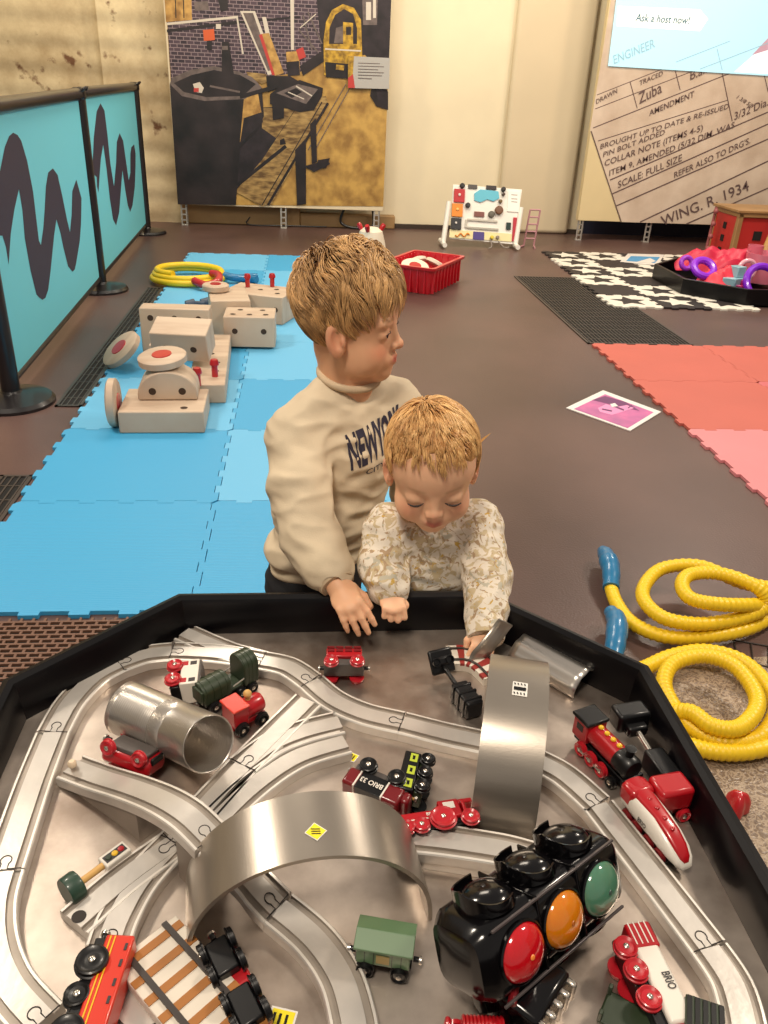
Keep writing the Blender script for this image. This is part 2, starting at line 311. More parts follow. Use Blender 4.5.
for t, a, b, hs in [('BROUGHT UP TO DATE & RE-ISSUED', (600, 149), (729, 108), .8), ('PIN BOLT ADDED', (603, 157), (665, 134), .8), ('COLLAR NOTE (ITEMS 4-5)', (605, 166), (703, 130), .9), ('ITEM 9, AMENDED (5/32 DIM. WAS ', (609, 176), (735, 127), .9), ('SCALE: FULL SIZE', (618, 188), (683, 160), 1), ("REFER ALSO TO DRG'S.", (674, 178), (750, 143), 1), ('AMENDMENT', (649, 116), (695, 96), 1), ('DRAWN', (596, 104), (618, 92), .9), ('TRACED', (640, 85), (663, 75), .9), ('Zuba', (639, 104), (662, 92), 1.2), ('B.a.K.', (690, 80), (714, 69), 1), ('1 3/8 5/8', (736, 98), (752, 108), .8)]:
    bt_(t, a, b, hs)
bt_('3/32 Dia.', (734, 120), (768, 105), 1.0)
bt_('WING. R. 1934', (662, 226), (749, 190), 1.0, .003, 0)
build('printed_drawing', mb, [prn, ink, ink2], root, world=True, smooth=0)
# projected picture (light thrown on the panel by a projector)
pj = thing('projected_picture', 'pale blue projected picture with a white arrow reading Ask a host now', 'projection', (3.2, 7.69, 1.3))
em = lambda n, c, e: mat(n, c, .6, emit=e)
bp2 = Plane((0, 7.69, 0), (0, -1, 0)); mb = MB()
flat_art(mb, [(0, [(617, -6), (900, -6), (900, 84), (608, 66)]), (1, [(618, 6), (700, 9.5), (708, 19), (700, 31), (616.5, 26)]), (2, [(734, 72), (752, 56), (768, 44), (768, 74)]), (3, [(752, 55), (768, 38), (768, 50)]),
  (4, seg((608, 92-20), (608.1, 72), .1))] + [(4, seg(a, b, .7)) for a, b in [((676, 62), (730, 41)), ((700, 69), (768, 43)), ((717, 49), (722, 70))]], bp2)
def pt_(t, a, b, hs, m, sh, bold): put_text(mb, t, bp2(*a) + Vector((0, -.004, 0)), bp2(*b) + Vector((0, -.004, 0)), (0, -1, 0), m, hs, sh, bold)
pt_('Ask a host now!', (635, 21), (689, 24), 1.1, 5, .12, .012); pt_('ENGINEER', (614, 64), (655, 47), 1.2, 4, .1, 0)
build('projected_image', mb, [em('projected_blue', '#a9d6e6', .5), em('projected_white', '#f4f6f2', .6), em('projected_pale', '#e3e9ee', .5), em('projected_mauve', '#b895a8', .3), em('projected_faded_line', '#8fb6c4', .3), em('projected_text', '#4f7886', .1)], pj, world=True, smooth=0)
# cables under the poster
build_c = build('cable', MB().tube(cr([(.36, 7.98, .17), (.33, 7.98, .06), (.42, 7.97, .012), (.6, 7.97, .012), (.64, 7.98, .06), (.63, 7.98, .17)]), .012, 8), blk)
tag(build_c, 'thick black cable looping on the floor below the workshop photograph', 'cable')
b2 = build('electric_cable', MB().tube(cr([(-.52, 8.06, .18), (-.51, 8.05, .08), (-.53, 8.0, .008), (-.2, 7.99, .008), (.2, 8.0, .008)]), .006, 8), blk)
tag(b2, 'thin black cable running along the foot of the wall below the photograph', 'cable')
# ---- barriers
pl = lambda a, b: Vector(a).lerp(Vector(b), .5)
A3 = Vector((-1.175, 3.2, 0)); B3 = Vector((-1.265, 5.22, 0)); C3 = Vector((-1.355, 7.4, 0)); Z3 = Vector((-1.0, 1.1, 0))
bm_ = mat('barrier_black', '#141114', .35, coat=.3); turq = mat('turquoise_banner', '#74d3e4', .6, bump=.15, bscale=6); navy = mat('banner_logo_plum', '#372f42', .6)
def post(p, lab, h=1.15):
    r = thing('barrier_post', lab, 'barrier post', p, 'black barrier posts')
    build('pole', MB().cyl((0, 0, .02), (0, 0, h - .02), .036, 24).lathe([(.0, h), (.024, h), (.040, h - .01), (.042, h - .05), (.036, h - .06)], 24), bm_, r)
    build('base', MB().lathe([(0, .055), (.035, .055), (.04, .045), (.10, .036), (.15, .026), (.162, .012), (.162, .0), (0, 0)], 48), bm_, r)
    build('clip_hook', MB().tube(cr([(.0, .035, h - .04), (.035, .035, h - .01), (.05, 0, h), (.035, -.035, h - .01), (0, -.035, h - .04)], 5), .008, 8), bm_, r)
post(A3, 'black barrier post nearest the camera, at the left edge of the photo', 1.09); post(B3, 'black barrier post between the two turquoise banners', 1.12); post(C3, 'black barrier post farthest away, beside the concrete wall')
hump2 = [(393,480),(400,330),(412,220),(428,185),(445,215),(458,320),(470,440),(486,540),(495,440),(498,350),(510,312),(525,345),(537,430),(549,515),(556,480),(556,400),(560,372),(572,360),(578,400),(578,450),(575,540),(565,620),(555,648),(545,620),(535,560),(522,470),(515,560),(508,650),(495,706),(482,680),(468,590),(455,470),(440,360),(430,420),(424,500),(420,565),(414,540),(412,500)]
hump1 = [(-75,720),(-40,560),(0,470),(20,370),(38,325),(55,310),(74,320),(90,345),(115,430),(140,560),(165,770),(174,790),(184,720),(190,640),(195,540),(205,480),(225,462),(245,490),(265,580),(285,680),(298,735),(305,660),(308,560),(325,510),(347,590),(345,700),(340,770),(325,863),(318,895),(308,903),(290,880),(270,800),(258,740),(240,680),(230,750),(215,900),(205,980),(193,1015),(180,1023),(165,1012),(155,1000),(130,900),(105,760),(95,640),(80,550),(60,640),(45,740),(36,873),(25,800),(10,750),(-30,745),(-45,860),(-60,900)]
def banner(a, b, lab, hump, za=1.115, zc=1.115):
    d = (b - a); d.z = 0; L_ = d.length; d.normalize(); nn = Vector((d.y, -d.x, 0)); 
    r = thing('barrier_banner', lab, 'banner barrier', a.lerp(b, .5), 'turquoise barrier banners')
    zt, zb = 1.115, .075
    up = Vector((0, 0, 1)); a1 = a + d * .042; b1 = b - d * .042
    build('top_rail', MB().tube([a1 + up * za, b1 + up * zc], .032, 16), bm_, r, world=True)
    build('bottom_rail', MB().tube([a1 + up * zb, b1 + up * zb], .014, 12), bm_, r, world=True)
    mb = MB(); th = nn * .003
    q = [a1 + up * zb, b1 + up * zb, b1 + up * zc, a1 + up * za]
    mb.add([v + th for v in q] + [v - th for v in q], [(0, 1, 2, 3), (7, 6, 5, 4), (0, 4, 5, 1), (1, 5, 6, 2), (2, 6, 7, 3), (3, 7, 4, 0)], 0)
    pln = Plane(a + nn * .003, nn)
    if hump: flat_art(mb, [(1, [(x / 4.267, 60 + y / 4.267) for x, y in hump])], pln, d0=.001)
    def cl(v):
        t = (v - a).dot(d); return v + d * (max(.05, t) - t)
    mb.v[8:] = [cl(v) for v in mb.v[8:]]
    build('banner_cloth', mb, [turq, navy], r, world=True, smooth=0)
banner(B3, C3, 'turquoise banner with dark wave logo, the farther of the two', hump2, 1.09, 1.115)
banner(A3, B3, 'turquoise banner with dark wave logo, the nearer and larger of the two', hump1, 1.055, 1.085)
# ================================================================== floor things
# perforated vent grilles let into the floor
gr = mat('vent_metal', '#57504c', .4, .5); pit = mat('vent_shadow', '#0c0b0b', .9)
def vent(n, x0, x1, y0, y1, dirx, lab, sp=.022):
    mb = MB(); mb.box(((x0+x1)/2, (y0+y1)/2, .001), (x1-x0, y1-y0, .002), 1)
    for a, b, c, d in ((x0, x1, y0, y0+.012), (x0, x1, y1-.012, y1), (x0, x0+.012, y0, y1), (x1-.012, x1, y0, y1)): mb.box(((a+b)/2, (c+d)/2, .003), (b-a, d-c, .006))
    k = x0 + sp
    while k < x1: mb.box((k, (y0+y1)/2, .003), (.005, y1-y0, .005)); k += sp
    k = y0 + .1
    while k < y1: mb.box(((x0+x1)/2, k, .0025), (x1-x0, .006, .004)); k += .1
    return tag(build('floor_vent', mb, [gr, pit], smooth=0), lab, 'floor vent')
vent(0, 1.53, 2.13, 4.2, 5.96, 0, 'wide dark perforated floor vent between the red mats and the star mats')
vent(0, -1.0, -.895, 3.15, 5.3, 0, 'long narrow ribbed floor vent along the upper left of the blue mats')
vent(0, -1.0, -.895, 1.72, 2.5, 0, 'short ribbed floor vent at the left edge of the photo beside the blue mats')
# open weave rubber grating next to the train table
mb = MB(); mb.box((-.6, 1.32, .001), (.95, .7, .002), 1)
for i in range(40):
    y = .98 + i * .0175
    mb.box((-.6, y, .005), (.95, .006, .006))
    for j in range(34): mb.box((-1.06 + j * .0277 + (i % 2) * .0138, y + .009, .005), (.006, .013, .005))
tag(build('rubber_grating', mb, [mat('grating_brown', '#6f5040', .5), pit], smooth=0), 'brown open weave rubber grating on the floor left of the train table', 'floor grating')
# interlocking foam tiles
def seam(L_, n, amp):
    out = []; p = L_ / n
    for i in range(n):
        s = 1 if i % 2 == 0 else -1; a = i * p
        out += [(a + p * (.10 if s > 0 else -.0) + 0, s * amp), (a + p * (.90 if s > 0 else 1.0), s * amp)]
    pts = []
    for i in range(n):
        s = 1 if i % 2 == 0 else -1; a = i * p; e = p * .09 * s
        pts += [(a - e, s * amp), (a + p + e, s * amp)]
    pts[0] = (p * .2, amp); pts[-1] = (L_ - p * .2, pts[-1][1]); return pts
def tile(ox, oy, T, mt, lab, group, n=10, amp=.008, name='foam_tile', th=.012, z=.0, g=.0012, extra=None):
    s = seam(T, n, amp); P_ = []
    P_ += [(x, y) for x, y in s]; P_ += [(T + y, x) for x, y in s]
    P_ += [(x, T + y) for x, y in s][::-1]; P_ += [(y, x) for x, y in s][::-1]
    cx = T / 2; k = 1 - 2 * g / T
    P_ = [(ox + cx + (x - cx) * k, oy + cx + (y - cx) * k) for x, y in P_]
    mb = MB(); mb.prism(P_, z + .0005, z + th)
    if extra: extra(mb, ox, oy, T, z + th)
    return tag(build(name, mb, mt, smooth=0), lab, 'foam mat', group)
def foam(n, c, v=.06):
    m = mat(n, c, .55, var=v, vscale=3, bump=.5, bscale=260, bdist=.001); return m
def rib_foam(n, c):
    m = mat(n, c, .5); N, L = m.node_tree.nodes, m.node_tree.links; tc = N.new('ShaderNodeTexCoord'); w = N.new('ShaderNodeTexWave'); w.bands_direction = 'Y'; w.wave_type = 'BANDS'
    w.inputs['Scale'].default_value = 38; w.inputs['Distortion'].default_value = 2.5; w.inputs['Detail'].default_value = 1; L.new(tc.outputs['Object'], w.inputs[0])
    b = N.new('ShaderNodeBump'); b.inputs['Strength'].default_value = .35; b.inputs['Distance'].default_value = .0015; L.new(w.outputs[0], b.inputs['Height']); L.new(b.outputs[0], N['Principled BSDF'].inputs['Normal']); return m
b1, b2_ = rib_foam('foam_blue', '#3f9fd0'), rib_foam('foam_light_blue', '#63b3de')
rows = ['nearest', 'second nearest', 'third nearest', 'fourth', 'fifth', 'sixth', 'seventh', 'farthest']
for r in range(8):
    for c in range(2):
        lt = (r % 2 == 1 and c == 1) or (r % 2 == 0 and c == 0 and r > 0) or (r == 0 and c == 9)
        if r >= 4: lt = (r + c) % 2 == 1
        tile(-.885 + .6 * c, 1.69 + .6 * r , .6, b2_ if lt else b1, '%s blue foam floor tile in the %s row of the %s column' % ('light' if lt else 'medium', rows[r], ('left', 'right')[c]), 'blue interlocking foam floor tiles')
r1, r2, r3 = foam('foam_coral', '#c26154'), foam('foam_pink', '#d9858b'), foam('foam_rose', '#c7656b')
for r in range(4):
    for c in range(3):
        m = (r1, r1, r2, r2)[r]
        if c == 1 and r == 1: m = r3
        tile(1.545 + .62 * c, 3.55 - .62 * r, .62, m, '%s foam tile in the %s row and %s column of the red mats' % ({r1: 'coral red', r2: 'soft pink', r3: 'rose pink'}[m], ('farthest', 'second farthest', 'third farthest', 'nearest')[r], ('left', 'middle', 'right')[c]), 'red and pink interlocking foam floor tiles')
# star puzzle mat
wf, bf = foam('foam_white', '#d9d5cb'), foam('foam_black', '#241d1f')
def star(cx, cy, R, r=None):
    return [(cx + (R if i % 2 == 0 else R * .45) * math.sin(i * PI / 5), cy + (R if i % 2 == 0 else R * .45) * math.cos(i * PI / 5)) for i in range(10)]
pat = ['bwbwb', 'wbwbw', 'bwbwb', 'wbwbw', 'bWbwb', 'WbWWb']
for r in range(6):
    for c in range(3 + (r > 2)):
        wt = (r + c) % 2 == 0; plain = (r, c) in ((2, 1), (4, 1), (1, 0))
        ox, oy = 1.965 + .33 * c + .012 * r, 5.04 + .33 * r
        def ex(mb, ox, oy, T, z, plain=plain):
            if not plain: mb.prism(star(ox + T/2, oy + T/2, T * .38), z - .003, z + .0012, 1)
        tile(ox, oy, .33, [wf, bf] if wt else [bf, wf], '%s tile %s in the %s row, %s column of the star mat' % (('white', 'black')[not wt], 'without a star' if plain else 'with a %s star' % ('black' if wt else 'white'), ('front', 'second', 'third', 'fourth', 'fifth', 'back')[r], ('first', 'second', 'third', 'fourth')[c]), 'black and white star foam tiles', n=6, amp=.012, extra=ex)
# printed cards on the floor
def card(pxs, art, mats, lab, name='printed_card', z=0.0):
    w = [P(x, y, z + .001) for x, y in pxs]; mb = MB()
    mb.add([v + Vector((0, 0, .004)) for v in w] + w, [(0, 1, 2, 3), (7, 6, 5, 4), (0, 4, 5, 1), (1, 5, 6, 2), (2, 6, 7, 3), (3, 7, 4, 0)], 0)
    for i, (m, pts) in enumerate(art):
        q = [P(x, y, z + .0055 + .0003 * i) for x, y in pts]; mb.add(q, [tuple(range(len(q)))], m)
    return tag(build(name, mb, mats, smooth=0), lab, 'card')
wh = mat('card_white', '#e6e2de', .35, coat=.3); pk = mat('card_pink', '#cf5a9c', .35, col2='#a8488c', vscale=9, coat=.3)
c0 = Vector((613, 411, 0))
def inset(pts, k): cx = sum(p[0] for p in pts) / len(pts); cy = sum(p[1] for p in pts) / len(pts); return [(cx + (x - cx) * k, cy + (y - cy) * k) for x, y in pts]
cd = [(566, 408.5), (603, 391), (661, 412.5), (630, 431.5)]
card(cd, [(1, inset(cd, .84)), (2, [(592, 400), (605, 396), (626, 402), (640, 411), (622, 407)]), (3, [(598, 408), (606, 404), (616, 407), (627, 405), (634, 408), (622, 412), (612, 415), (600, 412)]), (2, seg((602, 409), (612, 411), 1.5)), (2, seg((614, 406), (624, 410), 1.5)), (0, [(610, 404), (615, 403), (618, 406), (612, 407)]), (2, seg((628, 408), (632, 405), 1))], [wh, pk, mat('card_plum', '#6b2f66', .4), mat('card_light_pink', '#e391c2', .4)], 'white bordered pink printed card lying flat on the bare floor beside the red mats')
cd2 = [(622, 257), (640, 253.5), (664, 255.5), (660, 266)]
card([(620, 262), (628, 254), (664, 255), (658, 265.5)], [(1, [(626, 261), (631, 256), (660, 257), (655, 263)]), (0, [(636, 262), (650, 258), (656, 261), (650, 263)])], [wh, mat('card_blue', '#3f8fc4', .4)], 'white bordered blue printed card lying on the star mat beside the black play tray', z=.014)
# ---- hoses
yel = mat('hose_yellow', '#e8c21c', .4); blu = mat('hose_blue', '#1f6f9e', .3, coat=.3)
def hose(name, pts, r, lab, closed=False, ends=(), n=14, ridges=True, cat='hose'):
    root = thing(name, lab, cat, Vector((pts[0][0], pts[0][1], 0)))
    path = cr(pts, 24); L_ = 0; dense = [path[0]]; step = .0035 if ridges else .02
    for a, b in zip(path, path[1:]):
        d = (b - a).length; k = 0; nst = max(1, int(d / step))
        for i in range(1, nst + 1): dense.append(a.lerp(b, i / nst))
    R = [r * (1 + (.045 * (1 if (i // 2) % 2 else -1) if ridges else 0)) for i in range(len(dense))]
    build('corrugated_tube', MB().tube(dense, R, n), yel, root, world=True, smooth=60)
    for pp_, rr, m, nm in ends: build(nm, MB().tube(cr(pp_, 8), rr if not hasattr(rr, '__len__') else [rr[min(len(rr)-1, int(i * len(rr) / (8 * (len(pp_)-1) + 1)))] for i in range(8 * (len(pp_)-1) + 1)], 16), m, root, world=True, smooth=50)
    return root
def Q(L_, z=None): return [P(x, y, zz) for x, y, zz in L_]
z1 = .028
h1 = Q([(610, 584, .03), (617, 604, .03), (634, 624, .03), (668, 637, .03), (712, 636, .03), (752, 627, .03), (775, 610, .035), (772, 590, .07), (740, 582, .085), (700, 566, .085), (664, 568, .08), (646, 583, .075), (644, 600, .07), (664, 618, .07), (700, 624, .065), (740, 618, .06), (765, 606, .08), (758, 588, .12), (722, 574, .13), (692, 574, .125), (682, 584, .12), (690, 598, .115), (716, 604, .11), (750, 605, .09), (785, 603, .05)])
hose('yellow_hose', h1, .0172, 'thick yellow corrugated hose coiled on the floor, upper of the two right of the table', ends=[(Q([(603, 551, .04), (607, 557, .055), (611, 570, .05), (611, 588, .032)]), [.016, .022, .026, .024, .022], blu, 'blue_nozzle')])
h2 = Q([(610, 655, .03), (614, 668, .03), (628, 676, .025), (650, 668, .03), (684, 656, .032), (726, 657, .034), (766, 678, .034), (788, 706, .034), (776, 738, .032), (738, 742, .03), (700, 728, .03), (676, 700, .045), (672, 676, .06), (690, 660, .075), (722, 662, .08), (754, 684, .08), (760, 704, .075), (744, 724, .07), (712, 722, .065), (690, 704, .07), (682, 682, .09), (694, 664, .1), (726, 666, .1), (756, 700, .09), (748, 728, .06), (700, 752, .03), (740, 757, .028), (790, 748, .028)])
h2 = Q([(614, 655, .03), (616, 664, .03), (626, 672, .028), (644, 668, .03), (672, 656, .034), (706, 651, .04), (742, 661, .04), (768, 686, .035), (776, 712, .03), (758, 738, .028), (722, 742, .028), (692, 728, .03), (672, 704, .04), (664, 682, .055), (674, 663, .07), (704, 656, .08), (734, 666, .08), (754, 690, .07), (756, 710, .065), (738, 728, .06), (712, 726, .06), (690, 712, .06), (668, 716, .03), (676, 738, .026), (706, 750, .026), (744, 752, .026), (790, 742, .026)])
hose('yellow_hose', h2, .0172, 'thick yellow corrugated hose coiled on the floor, lower of the two right of the table', ends=[(Q([(611, 612, .045), (617, 622, .055), (616, 640, .05), (613, 658, .032)]), [.018, .024, .026, .024, .022], blu, 'blue_nozzle')])
red = mat('toy_red', '#b01a22', .3, coat=.4)
hp = []
for i in range(26):
    a = 2 * PI * (i / 11.) + 2.6; R = .235 - .0015 * i; hp.append((-.76 + R * math.cos(a), 5.5 + R * .95 * math.sin(a), .03 + .0022 * i))
hose('yellow_hose', hp, .021, 'thin yellow hose ring with red and blue ends lying on the far blue tiles', ridges=False, n=10,
     ends=[([(-.70, 5.27, .06), (-.62, 5.2, .05), (-.55, 5.22, .07), (-.55, 5.31, .09), (-.6, 5.36, .09)], .024, red, 'red_nozzle'), ([(-.53, 5.46, .06), (-.46, 5.44, .05), (-.38, 5.48, .04), (-.32, 5.44, .04)], .024, blu, 'blue_nozzle'), ([(-.46, 5.44, .05), (-.38, 5.54, .04), (-.32, 5.56, .04)], .018, blu, 'blue_nozzle')])
# ---- wooden construction blocks
bw_ = mat('pale_wood', '#c6b29c', .5, col2='#b8a08a', vscale=4, stretch=(1, 6, 1)); hole = mat('drilled_hole', '#3a2719', .8)
def holes(mb, pts, n, r=.014):
    n = Vector(n).normalized()
    for p in pts:
        p = Vector(p); mb.lathe([(r * 1.25, .0006), (r, .0008)], 20, 0, p, n); mb.lathe([(r, .0009), (0, .0009)], 20, 1, p, n)
def block(name, lab, M, dims, hl, cat='wooden block', group='drilled wooden construction blocks', pegs=(), shape=None):
    r = thing(name, lab, cat, M, group); mb = MB()
    if shape: shape(mb)
    else: mb.box((0, 0, dims[2]/2), dims)
    o = build('block', mb, bw_, r, bevel=.005)
    for pts, n in hl:
        for p_ in pts:
            mh = MB(); holes(mh, [p_], n); build('drilled_hole', mh, [bw_, hole], o, smooth=0)
    for p in pegs: build('red_peg', MB().cyl(p, Vector(p) + Vector((0, 0, .05)), .013, 16).lathe([(0, .075), (.014, .073), (.019, .06), (.019, .05), (.013, .048)], 16, 0, p), red, r)
    return r
def TM(p, rz=0, rx=0, ry=0, s=1): return Matrix.Translation(Vector(p)) @ Matrix.Rotation(rz, 4, 'Z') @ Matrix.Rotation(ry, 4, 'Y') @ Matrix.Rotation(rx, 4, 'X')
def wheelw(lab, M, r=.09, t=.035, cap=True):
    R_ = thing('wooden_roller', lab, 'wooden wheel', M, 'pale wooden construction wheels')
    o = build('disc', MB().lathe([(0, t/2), (r*.9, t/2), (r, t/2-.006), (r, -t/2+.006), (r*.9, -t/2), (0, -t/2)], 40), bw_, R_)
    if cap: build('red_centre', MB().lathe([(0, t/2+.004), (r*.4, t/2+.003), (r*.42, t/2-.002)], 28), red, R_)
    return R_
zt = .0125
g = lambda y0, xs, z, sy=0: [(x, y0, z) for x in xs]
# long flat cart base
block('wooden_block', 'long pale flat wooden beam nearest the camera, the cart base on the blue mats', TM((-.535, 2.98, zt + .0), .03), (.31, .26, .085), [([(.08, -.09, .085), (.08, .03, .085)], (0, 0, 1))])
block('wooden_plank', 'long pale wooden plank running back from the cart base to the white blocks', TM((-.42, 3.55, zt + .0), .05), (.15, .75, .08), [([(.03, -.2, .08), (.03, -.08, .08), (0, .05, .08)], (0, 0, 1))], pegs=[(.03, -.27, .08)])
wheelw('wooden wheel standing upright at the left front corner of the cart base', TM((-.715, 2.93, zt + .09), .05, 0, PI/2), .09)
def arc(mb): mb.prism([(-.11, 0), (.11, 0)] + [(.11 * math.cos(a * PI / 12), .025 + .085 * math.sin(a * PI / 12)) for a in range(13)], -.07, .07, axis='y')
block('wooden_arch_block', 'half round pale wooden block on top of the cart base', TM((-.525, 3.04, zt + .087), .05), (.2, .1, .1), [([(-.055, -.0705, .035), (.055, -.0705, .035)], (0, -1, 0))], shape=arc, pegs=[(.1, .1, .0)])
wheelw('wooden wheel with red centre resting flat on the half round block', TM((-.545, 3.06, zt + .222), 0, .1, -.08), .092)
block('wooden_block', 'thick pale wooden block with two round holes tilted against the blocks above the wheel', TM((-.52, 3.47, zt + .125), -.12, .28), (.24, .14, .13), [([(-.06, -.0705, .06), (.06, -.0705, .06)], (0, -1, 0)), ([(-.06, 0, .1205), (.06, 0, .1205)], (0, 0, 1))])
block('wooden_block', 'tall pale wooden block with three holes behind the tilted block', TM((-.605, 3.85, zt), -.03), (.32, .1, .23), [([(-.11, -.0505, .185), (0, -.0505, .185), (.11, -.0505, .185)], (0, -1, 0))])
block('wooden_block', 'small pale wooden block standing left of the tilted block', TM((-.66, 3.62, zt), 0), (.07, .07, .12), [])
wheelw('wooden wheel leaning outwards over the edge of the blue mats', TM((-.83, 3.66, zt + .075), .5, 0, -.7), .1)
block('wooden_block', 'pale wooden block with top hole joining the tall block and the block with pegs', TM((-.40, 4.3, zt), .15), (.2, .3, .19), [([(0, .03, .1605), (0, -.07, .1605)], (0, 0, 1))])
wheelw('wooden wheel lying flat on the joining block at the back', TM((-.47, 4.36, zt + .21)), .07)
block('wooden_block', 'pale wooden block with two large holes and five small top holes, rightmost near the boy', TM((-.275, 4.05, zt + .01), 0), (.25, .2, .15), [([(-.07, -.1005, .08), (.07, -.1005, .08)], (0, -1, 0)), ([(-.08, -.05, .1505), (0, -.05, .1505), (.08, -.05, .1505), (-.05, .04, .1505), (.06, .04, .1505)], (0, 0, 1))])
block('wooden_block', 'pale wooden block carrying two red pegs, behind the block with two large holes', TM((-.25, 4.6, zt), -.35), (.36, .26, .15), [([(.14, -.1305, .08)], (0, -1, 0)), ([(0, 0, .1505), (.08, .04, .1505), (.12, -.05, .1505)], (0, 0, 1))], pegs=[(-.09, .03, .15), (.03, .1, .15)])
for i, (x, y) in enumerate([(-.6, 4.75), (-.68, 4.7)]):
    tag(build('wooden_bolt', MB().cyl((x, y, zt + .03), (x + .05, y + .02, zt + .04), .025, 16).cyl((x + .05, y + .02, zt + .04), (x + .1, y + .03, zt + .035), .012, 12), mat('bolt_blue_grey', '#3c4a5c', .5), bevel=.003), 'small blue grey toy bolt %s behind the tall wooden block' % ('nearer the middle' if i == 0 else 'further left'), 'toy bolt')
# ---- red crate with discs
Mx = TM((.80, 5.60, 0), math.radians(60))
r = thing('red_crate', 'red ribbed plastic crate full of toy discs on the bare floor', 'crate', Mx)
L2, W2, h = .56, .36, .17
mb = MB()
def rect(l, w, z, rr=.03, n=4):
    o = []
    for cx, cy, a0 in ((l/2-rr, w/2-rr, 0), (-l/2+rr, w/2-rr, 90), (-l/2+rr, -w/2+rr, 180), (l/2-rr, -w/2+rr, 270)):
        for k in range(n + 1): a = math.radians(a0 + 90 * k / n); o.append(Vector((cx + rr * math.cos(a), cy + rr * math.sin(a), z)))
    return o
def loft(mb, rings, m=0, cap0=True, cap1=True):
    n = len(rings[0]); vs = [v for g_ in rings for v in g_]; fs = [(i*n+k, i*n+(k+1) % n, (i+1)*n+(k+1) % n, (i+1)*n+k) for i in range(len(rings)-1) for k in range(n)]
    if cap0: fs.append(tuple(range(n))[::-1])
    if cap1: fs.append(tuple(range((len(rings)-1)*n, len(rings)*n)))
    mb.add(vs, fs, m)
loft(mb, [rect(L2-.06, W2-.06, .003), rect(L2-.05, W2-.05, .0), rect(L2, W2, h), rect(L2+.03, W2+.03, h), rect(L2+.03, W2+.03, h-.012), rect(L2+.034, W2+.034, h+.004), rect(L2-.012, W2-.012, h+.004), rect(L2-.06, W2-.06, .008)])
build('crate_body', mb, mat('crate_red', '#c01726', .35, coat=.3), r, smooth=40)
mb = MB()
for i in range(9):
    for sx in (-1, 1):
        t = -.24 + i * .06
        mb.box((t, sx * (W2/2 - .008), h/2), (.012, .018, h - .01))
        if i < 6: mb.box((sx * (L2/2 - .008), -.125 + i * .05, h/2), (.018, .010, h - .01))
build('ribs', mb, MATS['crate_red'], r, bevel=.002)
wpaint = mat('white_wood', '#ded3c0', .45)
for i, (x, y, z, rx, ry, R_, lab) in enumerate([(-.1, .02, .13, .25, -.3, .095, 'cream toy disc with red centre at the front of the red crate'), (.05, .07, .14, -.5, .35, .07, 'cream toy disc standing at the back of the red crate'), (.14, -.04, .12, .3, .5, .08, 'cream toy disc at the right of the red crate')]):
    o = thing('toy_disc', lab, 'toy disc', Mx @ TM((x, y, z), 0, rx, ry), 'toy discs in the red crate')
    build('disc', MB().lathe([(0, .016), (R_*.85, .016), (R_, .01), (R_, -.01), (R_*.85, -.016), (0, -.016)], 32), wpaint, o)
    if i != 1: build('red_centre', MB().lathe([(0, .019), (R_*.42, .0185), (R_*.44, .014)], 24), red, o)
for c_, x, y, lab in (('#6d8a2c', -.1, -.11, 'green toy block in the front of the red crate'), ('#1d1b1c', -.01, -.11, 'black toy block in the front of the red crate'), ('#8f1820', .11, .1, 'dark red toy block in the back of the red crate')):
    mb = MB(); mb.T = Mx; tag(build('toy_block', mb.box((x, y, .05), (.09, .06, .06)), mat('blk' + c_[1:], c_, .5), bevel=.006), lab, 'toy block')
# spotted cone behind the boy's head
r = thing('spotted_cone', 'white spotted wooden cone toy with red knobs standing behind the boy', 'toy cone', (.49, 6.3, 0))
build('cone_body', MB().lathe([(0, .27), (.05, .265), (.085, .24), (.11, .15), (.13, .02), (.125, 0), (0, 0)], 32), wpaint, r)
mb = MB()
for i in range(26):
    z = .05 + (i * .37 % 1) * .18; a = i * 2.4; R_ = .085 + (.24 - z) / .22 * .04 + .001; n_ = Vector((math.cos(a), math.sin(a), .2)); mb.lathe([(.011, .001), (0, .002)], 12, 0, (R_ * math.cos(a), R_ * math.sin(a), z), n_)
build('spots', mb, hole, r, smooth=0)
for a in (2.9, .15, 4.3): build('red_knob', MB().tube([(.07*math.cos(a), .07*math.sin(a), .24), (.09*math.cos(a), .09*math.sin(a), .275), (.1*math.cos(a), .1*math.sin(a), .29)], [.014, .02, .016], 12), red, r)
# ---- busy board
r = thing('busy_board', 'white standing activity board covered in knobs and latches by the cream wall', 'activity board', (1.52, 7.15, 0))
lean = Plane((1.52, 7.15, .05), (0, -.97, .25)); wp = mat('white_plastic', '#e9e6df', .4)
def onb(x, y, d=0): return lean(x, y) + lean.n * d
q = [onb(*p) for p in ((453, 186), (522, 191), (514, 246), (450, 240))]; mb = MB(); mb.add([v for v in q] + [v - lean.n * .02 for v in q], [(0, 1, 2, 3), (7, 6, 5, 4), (0, 4, 5, 1), (1, 5, 6, 2), (2, 6, 7, 3), (3, 7, 4, 0)]); build('board', mb, wp, r, world=True, bevel=.003)
for nm, a, b in (('side_frame', (449, 203), (443, 245)), ('side_frame', (521, 209), (515, 249))):
    p, q_ = onb(*a), onb(*b); q_.z = .03
    build(nm, MB().tube([p, q_], .022, 12).tube([Vector((q_.x, q_.y - .1, .02)), Vector((q_.x, q_.y + .16, .02))], .02, 12), wp, r, world=True)
def patch(nm, pts, c, d=.008, rough=.4):
    w_ = [onb(*p) for p in pts]; n_ = len(w_); mb = MB(); mb.add([v + lean.n * d for v in w_] + w_, [tuple(range(n_)), tuple(range(n_, 2*n_))[::-1]] + [(i, n_ + i, n_ + (i+1) % n_, (i+1) % n_) for i in range(n_)]); build(nm, mb, mat('bb_' + c[1:], c, rough), r, world=True, bevel=.001)
